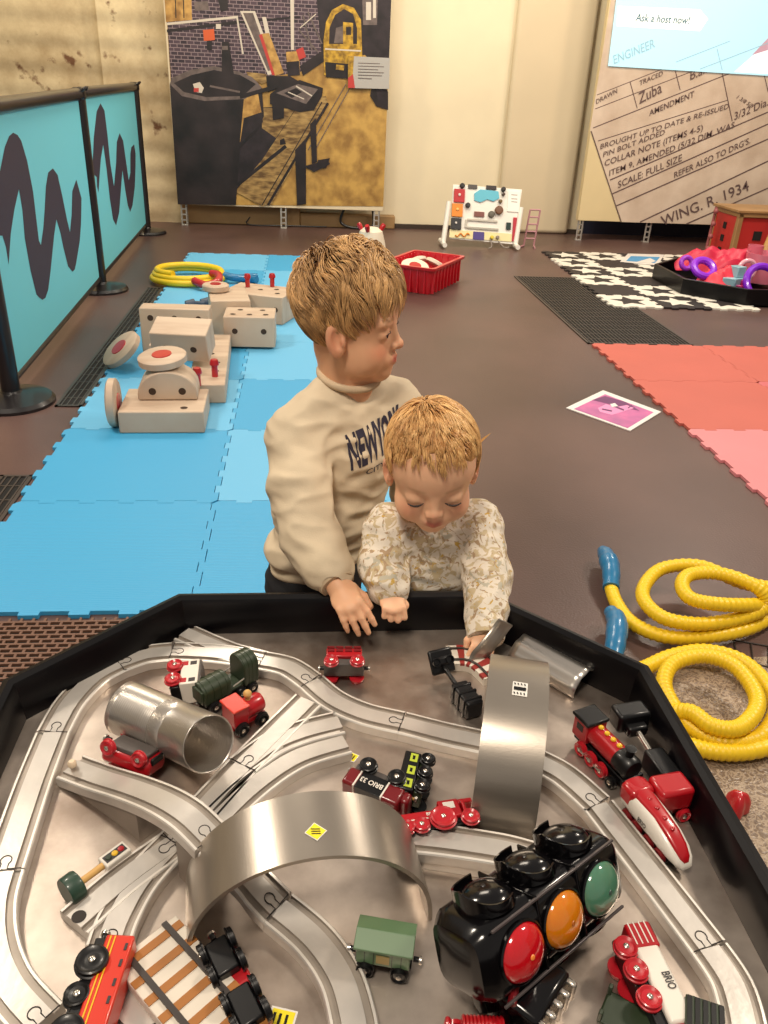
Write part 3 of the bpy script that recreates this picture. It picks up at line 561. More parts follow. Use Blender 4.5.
rc = lambda x, y, w_, h_: [(x, y), (x + w_, y + w_ * .07), (x + w_ - h_ * .04, y + h_ + w_ * .07), (x - h_ * .06, y + h_)]
patch('red_door', rc(454, 190.5, 10.5, 13), '#b3232c', .02); patch('orange_door', rc(452, 205, 10.5, 13), '#e0872a', .02); patch('black_door', rc(451, 219.5, 10, 11), '#2a2a2e', .02)
patch('yellow_strip', rc(449.5, 231, 62, 8), '#e6dba8', .006); patch('purple_panel', rc(473, 233, 11, 8), '#4b3f86', .01); patch('cloud_panel', [(474, 195), (480, 191), (498, 193), (499, 200), (493, 203), (487, 201), (480, 204), (474, 202)], '#5fb6cf', .01)
patch('red_ruler', rc(513, 219, 3.5, 24), '#b02a3a', .01); patch('grey_maze', rc(467, 220, 30, 2), '#bfbab0', .012); patch('grey_maze', rc(466, 228, 32, 2), '#a9a59c', .012); patch('grey_maze', rc(465, 221, 2, 8), '#bfbab0', .012)
patch('brown_latch', rc(474, 213, 10, 5), '#7a4a44', .012); patch('notice', rc(508, 192, 12, 21), '#f1eee8', .008); patch('green_wheel', rc(506, 224, 4.5, 7), '#16302c', .014); patch('vehicle', rc(468, 186, 9, 4), '#4a4644', .01); patch('lock', rc(486, 187, 10, 4), '#2e2628', .014)
for x, y in ((511, 196), (511, 200), (511, 203)): patch('notice_text', rc(x, y, 6, .7), '#7d7a78', .0095)
def knob(x, y, R_, c, nm='knob'): build(nm, MB().lathe([(0, .03), (R_*.8, .028), (R_, .02), (R_, 0)], 20, 0, onb(x, y), lean.n), mat('bb_' + c[1:], c, .35), r, world=True)
for x, y, R_, c in ((462, 187.5, .022, '#1c1a1c'), (467.5, 207, .022, '#26262a'), (498.5, 212, .036, '#6e4a33'), (491, 216, .028, '#5c584e'), (503, 191, .02, '#26201e'), (459, 196.5, .012, '#d8d2cc'), (457, 211, .012, '#e8c070'), (455.5, 224.5, .01, '#d8d2cc'), (491.5, 239, .016, '#d8c640'), (497, 239, .016, '#8a7f74'), (503, 196, .014, '#4a3a34'), (500, 203, .016, '#6b5a3a')): knob(x, y, R_, c)
mb = MB(); mb.tube([onb(455 + i, 236.5 + 1.6 * math.sin(i * .9), .012) for i in range(15)], .006, 6); build('zigzag_track', mb, mat('bb_e0872a', '#e0872a'), r, world=True)
mb = MB(); mb.tube(cr([onb(490, 240, .01), onb(491, 248, .02), onb(488, 250, .02)], 5), .006, 6); mb.tube(cr([onb(498, 243, .01), onb(503, 249, .03), onb(508, 249, .03)], 5), .006, 6); build('hanging_cord', mb, mat('bb_cord', '#8a8078'), r, world=True)
r = thing('toy_rack', 'small pink wire toy standing behind the right leg of the activity board', 'wire toy', (1.98, 7.3, 0))
mb = MB()
for x in (1.93, 2.02): mb.tube([(x, 7.3, 0), (x + .02, 7.3, .3)], .008, 8)
for z in (.06, .12, .18, .24, .3): mb.tube([(1.93 + z * .07, 7.3, z), (2.02 + z * .07, 7.3, z)], .007, 8)
mb.tube([(1.93, 7.3, .0), (1.86, 7.2, .0)], .008, 8); mb.tube([(2.02, 7.3, .0), (2.0, 7.18, .0)], .008, 8); build('wire_frame', mb, mat('pale_pink_wire', '#b5848c', .4), r, world=True)
# ---- second tray with coloured toys
def octa(cx, cy, hw, hh, c): return [(cx-hw+c, cy+hh), (cx-hw, cy+hh-c), (cx-hw, cy-hh+c), (cx-hw+c, cy-hh), (cx+hw-c, cy-hh), (cx+hw, cy-hh+c), (cx+hw, cy+hh-c), (cx+hw-c, cy+hh)]
def trayshell(mb, cx, cy, hw, hh, c, z0, h_, lip=.012, th=.006):
    R_ = [[Vector((x, y, z)) for x, y in octa(cx, cy, hw + e, hh + e, c + e * .6)] for e, z in ((-.012, z0 - .004), (lip, z0 - .004), (lip, z0 + h_ - .004), (lip - .004, z0 + h_), (.0, z0 + h_), (-.004, z0 + h_ - .005), (-.008, z0 + .006), (-.014, z0 + .002))]
    loft(mb, R_)
tb = mat('tray_black', '#060508', .3, coat=0, spec=.3)
r = thing('play_tray', 'low black octagonal play tray on the floor filled with pink and purple toys', 'tray', (3.12, 5.7, 0))
mb = MB(); trayshell(mb, 3.14, 5.72, .53, .55, .3, .018, .1, .02); build('tray_body', mb, tb, r, world=True, smooth=30)
def gl(n, c, e=0): return mat(n, c, .3, trans=.25, coat=.3)
tz = .03
def cup(x, y, z, r0, r1, h_, c, lab, nm='toy_cup', rx=0, ry=0):
    o = thing(nm, lab, 'toy cup', TM((x, y, z), 0, rx, ry)); build('cup_body', MB().lathe([(0, 0), (r0, 0), (r1, h_), (r1 - .006, h_), (r0 - .006, .006), (0, .006)], 32), gl('cup_' + c[1:], c), o)
def ring(x, y, z, R_, r_, c, lab, nm='toy_ring', rx=0, ry=0, rz=0):
    mb = MB(); mb.T = TM((x, y, z), rz, rx, ry); mb.tube([(R_ * math.cos(a * PI / 18), R_ * math.sin(a * PI / 18), 0) for a in range(36)], r_, 10, closed=True); tag(build(nm, mb, gl('ring_' + c[1:], c)), lab, 'toy ring')
ring(3.06, 5.28, .14, .11, .024, '#8a1fe0', 'large bright purple toy ring at the front of the play tray', rx=1.05)
ring(2.80, 5.62, .16, .07, .026, '#9a2fe8', 'small purple toy ring at the left of the play tray', rx=.7)
ring(2.78, 5.86, .15, .04, .018, '#a53bd8', 'small violet toy ring at the back left corner of the play tray', rx=1.2)
def scarf(cx, cy, sx, sy, h_, c, lab, sd):
    rd = random.Random(sd); mb = MB()
    def f(u, v):
        x0_ = (u - .5) * 2; y0_ = (v - .5) * 2; x = x0_ * math.sqrt(1 - y0_ * y0_ / 2); y = y0_ * math.sqrt(1 - x0_ * x0_ / 2); e = max(0, 1 - (x*x + y*y) * .7)
        nz = mnoise.noise(Vector((x * 1.6 + sd, y * 1.6, 0))) + .6 * mnoise.noise(Vector((x * 4 + sd, y * 4, 3)))
        return Vector((cx + x * sx, cy + y * sy, tz + .012 + e * h_ * (.75 + .5 * nz)))
    mb.sheet(f, 28, 28); tag(build('play_scarf', mb, mat('scarf_' + c[1:], c, .5, trans=.1), solid=.003), lab, 'scarf')
scarf(2.92, 5.58, .17, .14, .15, '#e8384f', 'crumpled translucent red play scarf at the left front of the play tray', 3)
scarf(3.12, 6.0, .36, .17, .24, '#c41f45', 'crumpled deep red play scarf across the back of the play tray', 8)
scarf(3.45, 5.46, .10, .12, .12, '#5f8a58', 'crumpled green play scarf at the right of the play tray', 12)
scarf(3.28, 5.32, .09, .09, .1, '#e08a4a', 'crumpled orange play scarf beside the purple ring', 17)
def faceted(x, y, s_, c, lab, nm='toy_boat'):
    mb = MB(); mb.T = TM((x, y, tz + .02), .4); mb.prism([(-s_, 0), (-s_*.6, s_*.5), (s_*.7, s_*.55), (s_*1.1, 0), (s_*.6, -s_*.5), (-s_*.6, -s_*.5)], 0, s_*.6); mb.prism([(-s_*.3, -s_*.3), (s_*.3, -s_*.3), (s_*.2, s_*.3), (-s_*.3, s_*.3)], s_*.6, s_*1.15); tag(build(nm, mb, gl('fc_' + c[1:], c), bevel=.004), lab, 'toy')
faceted(3.0, 5.52, .13, '#9fd0e0', 'pale blue translucent toy boat in the middle of the play tray')
faceted(3.02, 5.46, .06, '#c2287a', 'small magenta toy boat between the scarves of the play tray')
cup(3.3, 5.72, tz + .03, .12, .14, .2, '#e88aa0', 'large pink toy jug at the right of the play tray')
cup(3.42, 5.5, tz + .02, .1, .12, .19, '#eaa0b4', 'pale pink toy bucket nearest the right edge of the photo')
ring(3.12, 5.62, .16, .06, .016, '#f0b6c8', 'pink handle ring left of the toy jug', rx=1.5)
cup(3.28, 5.86, tz + .1, .05, .055, .16, '#e77a90', 'tall rose pink toy beaker at the back of the play tray')
# red wooden house box + post behind
r = thing('wooden_box', 'red panelled wooden box with tan frame behind the play tray', 'wooden box', (3.89, 6.75, 0))
fr_ = mat('tan_frame', '#a07a4e', .5, var=.2, vscale=6); rp = mat('red_panel', '#b82a28', .45)
mb = MB()
for x in (3.50, 4.28):
    for y in (6.6, 7.0): mb.box((x, y, .21), (.04, .04, .42))
for z in (.02, .41):
    for y in (6.6, 7.0): mb.box((3.89, y, z), (.82, .04, .04))
    for x in (3.50, 4.28): mb.box((x, 6.8, z), (.04, .44, .04))
build('box_frame', mb, fr_, r, world=True, bevel=.004)
mb = MB(); mb.box((3.89, 6.61, .215), (.76, .02, .38)); mb.box((3.50, 6.8, .215), (.02, .38, .38)); mb.box((3.89, 6.8, .405), (.76, .38, .01)); build('red_panel', mb, rp, r, world=True)
for x in (3.68, 3.88, 4.08): build('square_hole', MB().box((x, 6.598, .25), (.07, .008, .07)), mat('hole_black', '#120d0d', .8), r, world=True)
for z in (.1, .2, .3): build('square_hole', MB().box((3.488, 6.8, z), (.008, .05, .05)), mat('hole_black', '#120d0d', .8), r, world=True)
build('top_edge', MB().box((3.89, 6.8, .435), (.86, .46, .02)), fr_, r, world=True, bevel=.003)
tag(build('wooden_post', MB().tube([(3.56, 6.25, .0), (3.72, 6.35, .52)], [.042, .036], 20), mat('post_wood', '#b98f55', .5, var=.2, vscale=5, stretch=(4, 4, 1))), 'light wooden post leaning in front of the red panelled box', 'wooden post')
mb = MB(); mb.tube([(3.40, 6.86, .02), (3.42, 6.88, .43)], .012, 8)
for z in (.1, .2, .3, .4): mb.ball((3.41, 6.85, z), .022, 10)
tag(build('chain_rack', mb, mat('rack_pink', '#8a4a4c', .5)), 'dull red rack with round beads left of the red panelled box', 'rack')
# textured patch of floor + socket at the lower right
def crn(nt, b):
    N, L = nt.nodes, nt.links; tc = N.new('ShaderNodeTexCoord'); v = N.new('ShaderNodeTexVoronoi'); v.feature = 'DISTANCE_TO_EDGE'; v.inputs['Scale'].default_value = 70
    nz = N.new('ShaderNodeTexNoise'); nz.inputs['Scale'].default_value = 30; mx = N.new('ShaderNodeMix'); mx.data_type = 'RGBA'; mx.inputs[0].default_value = .08
    L.new(tc.outputs['Object'], nz.inputs[0]); L.new(tc.outputs['Object'], mx.inputs[6]); L.new(nz.outputs['Color'], mx.inputs[7]); L.new(mx.outputs[2], v.inputs[0])
    r = N.new('ShaderNodeValToRGB'); r.color_ramp.elements[0].position = .02; r.color_ramp.elements[1].position = .18; r.color_ramp.elements[0].color = hexc('#a3907a'); r.color_ramp.elements[1].color = hexc('#756353'); L.new(v.outputs[0], r.inputs[0]); L.new(r.outputs[0], b.inputs['Base Color'])
    p = N.new('ShaderNodeBump'); p.inputs['Strength'].default_value = .6; p.inputs['Distance'].default_value = .004; p.invert = True; L.new(v.outputs[0], p.inputs['Height']); L.new(p.outputs[0], b.inputs['Normal'])
cm = nodes_mat('crackled_vinyl', crn, .35)
struct('floor_patch', MB().prism([(.62, 1.46), (1.6, 1.5), (1.6, .2), (.5, .2)], -.001, .0015), cm)
mb = MB(); a, b_, c_, d_ = P(733, 641), P(768, 647), P(768, 668), P(738, 660)
for p, q_ in ((a, b_), (b_, c_), (c_, d_), (d_, a), (a.lerp(b_, .5), c_.lerp(d_, .5))): mb.tube([p + Vector((0, 0, .003)), q_ + Vector((0, 0, .003))], .002, 6)
tag(build('floor_box', mb, mat('socket_line', '#2a211d', .6)), 'thin dark outline of a floor socket lid between the two yellow hoses', 'floor socket')
mb = MB(); c_ = P(735, 812, 0); loft(mb, [[c_ + Vector((R_ * (1 + .25 * math.cos(3 * a)) * math.cos(a), R_ * (1 + .25 * math.cos(3 * a)) * math.sin(a), z)) for a in [2*PI*k/30 for k in range(30)]] for R_, z in ((.016, .001), (.021, .006), (.019, .03), (.012, .045), (.004, .05))])
tag(build('red_toy_piece', mb, red), 'small glossy red toy piece lying on the crackled floor right of the table', 'toy piece')
# ================================================================== train table
def steel_nodes(nt, b):
    N, L = nt.nodes, nt.links; tc = N.new('ShaderNodeTexCoord')
    a = N.new('ShaderNodeTexNoise'); a.inputs['Scale'].default_value = 7; a.inputs['Detail'].default_value = 6; a.inputs['Roughness'].default_value = .6; L.new(tc.outputs['Object'], a.inputs[0])
    r = N.new('ShaderNodeValToRGB'); r.color_ramp.elements[0].color = hexc('#9c8c80'); r.color_ramp.elements[1].color = hexc('#d8ccc0'); r.color_ramp.elements[0].position = .35; r.color_ramp.elements[1].position = .7
    L.new(a.outputs[0], r.inputs[0]); L.new(r.outputs[0], b.inputs['Base Color'])
    d = N.new('ShaderNodeMapRange'); d.inputs[1].default_value = .3; d.inputs[2].default_value = .7; d.inputs[3].default_value = .3; d.inputs[4].default_value = .5; L.new(a.outputs[0], d.inputs[0]); L.new(d.outputs[0], b.inputs['Roughness'])
    c = N.new('ShaderNodeTexNoise'); c.inputs['Scale'].default_value = 9; c.inputs['Detail'].default_value = 3; L.new(tc.outputs['Object'], c.inputs[0])
    p = N.new('ShaderNodeBump'); p.inputs['Strength'].default_value = .35; p.inputs['Distance'].default_value = .006; L.new(c.outputs[0], p.inputs['Height']); L.new(p.outputs[0], b.inputs['Normal'])
steel = nodes_mat('tray_steel', steel_nodes, .35, metal=.9)
ZT = .5
r = thing('train_table', 'large black rimmed octagonal play table with a scuffed steel top', 'table', (.04, .53, 0))
mb = MB(); mb.prism(octa(.038, .53, .372, .405, .17), ZT - .004, ZT); build('steel_top', mb, steel, r, world=True)
mb = MB(); R_ = [[Vector((x, y, z)) for x, y in octa(.038, .53, .378 + e, .408 + e, .17 + e * .58)] for e, z in ((.0, ZT - .03), (.012, ZT - .03), (.014, ZT + .045), (.011, ZT + .054), (.004, ZT + .056), (-.002, ZT + .052), (-.005, ZT + .046), (-.009, ZT - .001), (-.009, ZT - .03))]
loft(mb, R_, cap0=False, cap1=False); build('black_rim', mb, tb, r, world=True, smooth=25)
build('under_panel', MB().prism(octa(.038, .53, .375, .405, .17), ZT - .032, ZT - .006), tb, r, world=True)
lg = mat('table_leg_grey', '#4a4a4e', .4, .3)
for x, y in ((-.22, .25), (.3, .25), (-.22, .8), (.3, .8)): build('leg', MB().cyl((x, y, 0), (x, y, ZT - .032), .02, 20), lg, r, world=True)
for a, b_ in (((-.22, .25), (.3, .25)), ((-.22, .8), (.3, .8)), ((-.22, .25), (-.22, .8)), ((.3, .25), (.3, .8))): build('crossbar', MB().cyl((*a, .12), (*b_, .12), .012, 12), lg, r, world=True)
# ---- tracks
trk = mat('silver_painted_wood', '#d6d0c8', .3, .45, var=.2, vscale=14, bump=.3, bscale=120, bdist=.0006); joint = mat('joint_shadow', '#2c2622', .8); ridge = mat('worn_highlight_edge', '#ebe5dc', .3, .35, var=.15, vscale=40); groove = mat('shaded_groove', '#a79d92', .45, .4, var=.2, vscale=30)  # groove shade and ridge highlight put into the colours, besides worn edges
PROF = [(-.020, 0), (-.020, .0108), (-.0188, .012), (-.0165, .012), (-.0162, .0088), (-.0102, .0088), (-.0099, .012), (.0099, .012), (.0102, .0088), (.0162, .0088), (.0165, .012), (.0188, .012), (.020, .0108), (.020, 0)]
def sweep(mb, path, prof, m=0, floor=None):
    N_ = len(path); n = len(prof); vs = []
    for i, p in enumerate(path):
        t = path[min(N_-1, i+1)] - path[max(0, i-1)]; t = Vector((t.x, t.y, 0)).normalized(); s_ = Vector((t.y, -t.x, 0))
        for a, z in prof: vs.append(Vector((p.x + s_.x * a, p.y + s_.y * a, (p.z - .012 + z) if (z > 0 or floor is None) else floor)))
    fs = [(i*n+k, i*n+(k+1) % n, (i+1)*n+(k+1) % n, (i+1)*n+k) for i in range(N_-1) for k in range(n)]
    fs += [tuple(range(n))[::-1], tuple(range((N_-1)*n, N_*n))]
    mb.add(vs, fs, m)
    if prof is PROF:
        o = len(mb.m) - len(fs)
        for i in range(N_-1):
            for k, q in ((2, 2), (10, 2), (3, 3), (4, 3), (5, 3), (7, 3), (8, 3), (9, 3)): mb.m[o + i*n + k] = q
def jig(mb, p, d, s_=1):
    d = d.normalized(); q = Vector((d.y, -d.x, 0)); o = p + Vector((0, 0, .0002))
    pts = [o - q * .0095, o - q * .003] + [o + d * (.0105 + .0048 * math.cos(a)) + q * (.0048 * math.sin(a)) for a in [math.radians(t) for t in range(-145, 146, 20)]][::1] + [o + q * .003, o + q * .0095]
    pts = [o - q * .0165, o - q * .0035] + [o + d * (.010 - .0052 * math.cos(math.radians(t))) - q * (.0052 * math.sin(math.radians(t))) for t in range(40, 321, 20)] + [o + q * .0035, o + q * .0165]
    mb.tube([v + Vector((0, 0, 0)) for v in pts], .00055, 6, m=1)
def track(pts, lab, j0=False, j1=True, floor=None, trim=.0006, zdef=.512, group='silver wooden track pieces', name='track_piece'):
    w_ = [P(p[0], p[1], p[2] if len(p) > 2 else zdef) for p in pts]; path = cr(w_, 10)
    L_ = [0]
    for a, b in zip(path, path[1:]): L_.append(L_[-1] + (b - a).length)
    mb = MB(); d0 = (path[1] - path[0]).normalized(); d1 = (path[-1] - path[-2]).normalized(); path[0] = path[0] + d0 * trim; path[-1] = path[-1] - d1 * trim
    sweep(mb, path, PROF, floor=floor)
    if j0: jig(mb, path[0], d0)
    if j1: jig(mb, path[-1], -d1)
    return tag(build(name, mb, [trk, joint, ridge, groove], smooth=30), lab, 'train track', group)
T_ = track
T_([(172, 651), (146, 654), (119, 663)], 'short silver track piece at the top left, between the switch and the left curve')
T_([(119, 663), (94, 677), (70, 702), (53, 732)], 'curved silver track piece in the upper left corner of the train table')
T_([(53, 732), (32, 785), (3, 870)], 'straight silver track piece along the left side of the train table')
T_([(3, 871), (-6, 905), (-5, 945), (10, 985), (42, 1022)], 'curved silver track piece at the lower left corner of the photo')
def switch(parts, lab, js=()):
    mb = MB()
    for i, (pts, dz) in enumerate(parts):
        w_ = [P(p[0], p[1], p[2] if len(p) > 2 else .512 + dz) for p in pts]; path = cr(w_, 10); sweep(mb, path, PROF)
        for k in js:
            if k[0] == i: jig(mb, path[0] if k[1] == 0 else path[-1], (path[1] - path[0]) if k[1] == 0 else (path[-2] - path[-1]))
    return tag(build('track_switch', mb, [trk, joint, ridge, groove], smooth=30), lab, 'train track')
switch([([(172, 651), (215, 653), (262, 660)], 0), ([(262, 660), (226, 650), (184, 632)], -.0004)], 'silver forked track switch at the top left of the train table', [(0, 0), (0, 1)])
T_([(262, 660), (288, 666), (311, 681)], 'short curved silver track piece right of the top switch')
T_([(311, 681), (333, 699), (364, 713), (402, 722)], 'S curved silver track piece below the red wagon with red wheels')
T_([(402, 722), (445, 733), (490, 743), (524, 754)], 'silver track piece running under the upright metal arch')
T_([(524, 754), (562, 773), (598, 804)], 'curved silver track piece leading out right of the upright metal arch')
T_([(598, 804), (652, 873), (709, 947)], 'long straight silver track piece between traffic light and red white train')
T_([(709, 947), (733, 984), (745, 1030), (746, 1060)], 'curved silver track piece in the lower right corner of the table')
r = track([(70, 766, .5125), (100, 777, .522), (132, 787, .542), (162, 799, .560), (188, 815, .567), (212, 838, .562)], 'rising silver ramp track piece on a solid side wall', floor=None)
r['label'] = 'rising silver ramp track with solid side walls, left of the big arch'
# solid walls below the ramp with an opening for the line beneath
def wall_under(pts, lab, z0=.5):
    w_ = cr([P(*p) for p in pts], 8); mb = MB(); prof = [(-.018, 0), (-.018, 1), (.018, 1), (.018, 0)]
    N_ = len(w_); vs = []
    for i, p in enumerate(w_):
        t = w_[min(N_-1, i+1)] - w_[max(0, i-1)]; t = Vector((t.x, t.y, 0)).normalized(); s_ = Vector((t.y, -t.x, 0))
        for a, k in prof: vs.append(Vector((p.x + s_.x * a, p.y + s_.y * a, z0 if k == 0 else p.z - .0125)))
    mb.add(vs, [(i*4+k, i*4+(k+1) % 4, (i+1)*4+(k+1) % 4, (i+1)*4+k) for i in range(N_-1) for k in range(4)] + [(3, 2, 1, 0), tuple(range((N_-1)*4, N_*4))])
    return mb
build('ramp_wall', wall_under([(86, 771.5, .5156), (100, 777, .522), (132, 787, .542), (150, 794, .5535)], ''), mat('ramp_side', '#8f8378', .45, .25, var=.15, vscale=20), None).parent = r
o = bpy.data.objects['ramp_wall']; o.location = o.location - r.location
o = build('ramp_pier', wall_under([(190, 817, .567), (201, 827, .566), (212, 838, .562)], ''), MATS['ramp_side']); o.parent = r; o.location = o.location - r.location
o = build('wooden_peg', MB().cyl(P(72, 764, .512), P(72, 764, .524), .004, 12).ball(P(72, 764, .526), .005, 10), mat('peg_wood', '#d9c4a8', .5)); o.parent = r; o.location = o.location - r.location
T_([(212, 838, .562), (234, 860, .548), (257, 885, .525), (278, 907, .513)], 'descending silver track piece passing underneath the big arch')
T_([(278, 907), (314, 938), (340, 975), (353, 1018), (356, 1050)], 'curved silver track piece inside the big arch, left of the green wagon', j0=False)
switch([([(173, 843), (122, 880), (74, 922)], 0), ([(173, 843), (140, 880), (118, 918), (108, 946)], -.0004)], 'silver forked track switch lying left of the ramp pier with one open end', [(0, 0), (1, 1)])
T_([(108, 946), (110, 980), (132, 1012), (165, 1038)], 'curved silver track piece under the fallen red carriage')
T_([(243, 765), (207, 804), (174, 842)], 'straight silver track piece passing through the ramp opening')
switch([([(243, 765), (276, 732), (308, 700)], 0), ([(243, 765), (272, 744), (304, 731), (340, 722)], -.0004)], 'silver forked track switch in the middle, right of the metal duct', [(0, 0)])
T_([(196, 842), (248, 790), (296, 757), (346, 741)], 'long silver track piece lying beside the middle switch, nearest the yellow sticker', j1=False)
T_([(390, 840), (440, 846), (500, 856), (530, 864)], 'lower one of two stacked silver track pieces right of the big arch', j1=False)
T_([(388, 834, .5245), (440, 839, .5245), (500, 848, .5245), (532, 856, .5245)], 'upper one of two stacked silver track pieces right of the big arch', j1=False)
# open socket hole on the loose end
for (x, y) in ((79, 917),):
    o = build('socket_hole', MB().lathe([(.0065, 0), (0, .0001)], 20, 0, P(x, y, .5123)), joint); o.location = o.location; tag(o, 'round dark socket hole in the open end of the lower left switch', 'socket')
    sw = [c for c in bpy.data.objects if c.get('label', '').startswith('silver forked track switch lying left')][0]
    o.parent = sw; o.location = o.location - sw.location; del o['label']; del o['category']
# printed rail board with brown sleepers
def at_(px, py, qx, qy, z): 
    a, b = P(px, py, z), P(qx, qy, z); d = b - a; return a, math.atan2(d.y, d.x), d.length
a, rz, L_ = at_(153, 955, 226, 1040, .513); ww = .062
r = thing('rail_board', 'white track board printed with dark rails and brown sleepers', 'train track', TM(a, rz))
build('board', MB().box((L_/2, 0, .006), (L_ + .02, ww, .012)), mat('board_white', '#cfc6b8', .45), r, bevel=.001)
sl = mat('sleeper_brown', '#9a6228', .5); mb = MB()
for i in range(7): mb.box((i * .0195, 0, .0124), (.0075, ww - .001, .0012))
build('sleepers', mb, sl, r, smooth=0)
for s_ in (-.019, .019): build('rail', MB().box((L_/2, s_, .0135), (L_ + .02, .005, .0022)), mat('rail_dark', '#38322f', .4), r)
# curved printed crossing track by the toddler's hand
w_ = cr([P(448, 655, .512), P(466, 655, .512), P(482, 661, .512), (P(497, 675, .512))], 10)
r = thing('striped_track', 'short curved white track with red stripes and black rails under the toddler hand', 'train track', w_[0].copy() - Vector((0, 0, .012)))
mb = MB(); sweep(mb, w_, [(-.02, 0), (-.02, .012), (.02, .012), (.02, 0)]); build('board', mb, mat('board_white', '#cfc6b8', .45), r, world=True)
for i in (6, 13, 20, 26):
    mb = MB(); sweep(mb, [v + Vector((0, 0, .0006)) for v in w_[i:i+4]], [(-.0202, 0.008), (-.0202, .012), (.0202, .012), (.0202, .008)]); build('red_stripe', mb, mat('stripe_red', '#8c2a24', .5), r, world=True)
for s_ in (-.012, .012):
    mb = MB(); sweep(mb, [v + Vector((0, 0, .0022)) for v in w_], [(s_-.0015, .008), (s_-.0015, .012), (s_+.0015, .012), (s_+.0015, .008)]); build('rail', mb, mat('rail_dark', '#38322f', .4), r, world=True)
# ---- metal arches, duct, half pipe
silv = mat('brushed_silver', '#aaa196', .3, .8, var=.12, vscale=9, bump=.15, bscale=200, bdist=.0004, stretch=(1, 1, 8)); inn = mat('arch_inside', '#6e625a', .5, .3)
def arch(a, b, width, h, lab, th=.004, sidev=None):
    a = Vector(a); b = Vector(b); c = (a + b) / 2; d = (b - a); R_ = d.length / 2; d.normalize(); s_ = Vector((-d.y, d.x, 0)) if sidev is None else sidev
    r = thing('arch_bridge', lab, 'toy bridge', TM(c, math.atan2(d.y, d.x))); mb = MB(); n = 40
    prof = [(-width/2, 1), (width/2, 1), (width/2, 0), (-width/2, 0)]; vs = []
    for i in range(n + 1):
        t = PI * i / n
        for y, k in prof:
            e = 0 if k else -th; vs.append(Vector((-(R_ + e) * math.cos(t), y, (h + e) * math.sin(t) ** .9)))
    mb.add(vs, [(i*4+k, i*4+(k+1) % 4, (i+1)*4+(k+1) % 4, (i+1)*4+k) for i in range(n) for k in range(4)] + [(3, 2, 1, 0), (n*4, n*4+1, n*4+2, n*4+3)])
    return r, build('arch_sheet', mb, silv, r, smooth=40), R_, h
fa, fb = P(186, 962, ZT), P(432, 920, ZT)
d = (fb - fa).normalized(); s_ = Vector((-d.y, d.x, 0)); off = s_ * .036
r2, _, RR, HH = arch(fa + off, fb + off, .072, .108, 'big wide silver arch bridge with a yellow diamond sticker')
ystk = mat('sticker_yellow', '#e8d820', .5); wstk = mat('sticker_white', '#dcd9d2', .5)
def on_arch(R_, H_, t, y): t = math.radians(t); return Vector((-(R_) * math.cos(t), y, H_ * math.sin(t) ** .9))
def sticker_arch(r, R_, H_, t0, y0, s_, mlist, nm, lines=True, diamond=True):
    mb = MB(); n = 8; e = .0005; dt = math.degrees(s_ / R_)
    mk = lambda u, v, e=e: on_arch(R_ + e, H_ + e, t0 + u * dt, y0 + v * s_)
    if diamond: mb.add([mk(-1, 0), mk(0, -1), mk(1, 0), mk(0, 1)], [(0, 1, 2, 3)], 1); mb.add([mk(-.88, 0, .0008), mk(0, -.88, .0008), mk(.88, 0, .0008), mk(0, .88, .0008)], [(0, 1, 2, 3)], 0)
    else: mb.add([mk(-1, -.8), mk(1, -.8), mk(1, .8), mk(-1, .8)], [(0, 1, 2, 3)], 1)
    if lines:
        for v0 in (-.25, .0, .25):
            mb.add([mk(-.4, v0, .001), mk(.4, v0 - .1, .001), mk(.4, v0, .001), mk(-.4, v0 + .1, .001)], [(0, 1, 2, 3)], 2)
    build(nm, mb, mlist, r, smooth=0)
sticker_arch(r2, RR, HH, 93, -.01, .010, [ystk, wstk, blk], 'yellow_sticker')
f1, f2 = P(470, 839, ZT), P(530, 843, ZT); m_ = (f1 + f2) / 2; up = Vector((.285, 1, 0)).normalized()
r1_, _, R1, H1 = arch(m_, m_ + up * .228, .066, .119, 'tall silver arch bridge seen end on, with a small white label')
mb = MB(); mk = lambda u, v, e=.0005: on_arch(R1 + e, H1 + e, 83 + u, -.002 + v)
mb.add([mk(-5, -.008), mk(5, -.008), mk(5, .008), mk(-5, .008)], [(0, 1, 2, 3)], 0)
mb.add([mk(-1.2, -.0065, .0008), mk(1.2, -.0065, .0008), mk(1.2, .0065, .0008), mk(-1.2, .0065, .0008)], [(0, 1, 2, 3)], 1)
for u in (-3.4, 3.4):
    for v in range(4): mb.add([mk(u - .8, -.006 + v * .0035, .0008), mk(u + .8, -.005 + v * .0035, .0008), mk(u + .6, -.0038 + v * .0035, .0008), mk(u - .8, -.0045 + v * .0035, .0008)], [(0, 1, 2, 3)], 1)
build('white_label', mb, [wstk, blk], r1_, smooth=0)
# duct
def duct(a, b, R_, lab, n=150):
    a = Vector(a); b = Vector(b); r = thing('metal_duct', lab, 'duct', (a + b) / 2); d = (b - a); L_ = d.length; d.normalize(); mb = MB(); prof = []
    for i in range(n + 1): prof.append((R_ + .0007 * math.sin(i * PI / 1.5) + .002 * math.sin(i * .055), L_ * i / n))
    prof += [(R_ + .0015, L_ + .001), (R_ - .001, L_ + .001)] + [(q - .0015, z) for q, z in prof[::-1]] + [prof[0]]
    mb.lathe(prof, 56, 0, a, d); build('foil_tube', mb, mat('foil', '#c4bdb4', .22, .95, bump=.3, bscale=90, bdist=.001), r, world=True, smooth=70)
spine = cr([P(124, 707, .533), P(152, 719, .533), P(180, 731, .535), P(209, 744, .556)], 50)
r = thing('metal_duct', 'silver flexible aluminium duct lying left of the middle switch', 'duct', P(165, 728, .5))
mb = MB(); n = len(spine); RR_ = [.0305 + .0004 * math.sin(i * PI / 1.5) for i in range(n)]
mb.tube(spine, RR_, 56, caps=False); pass
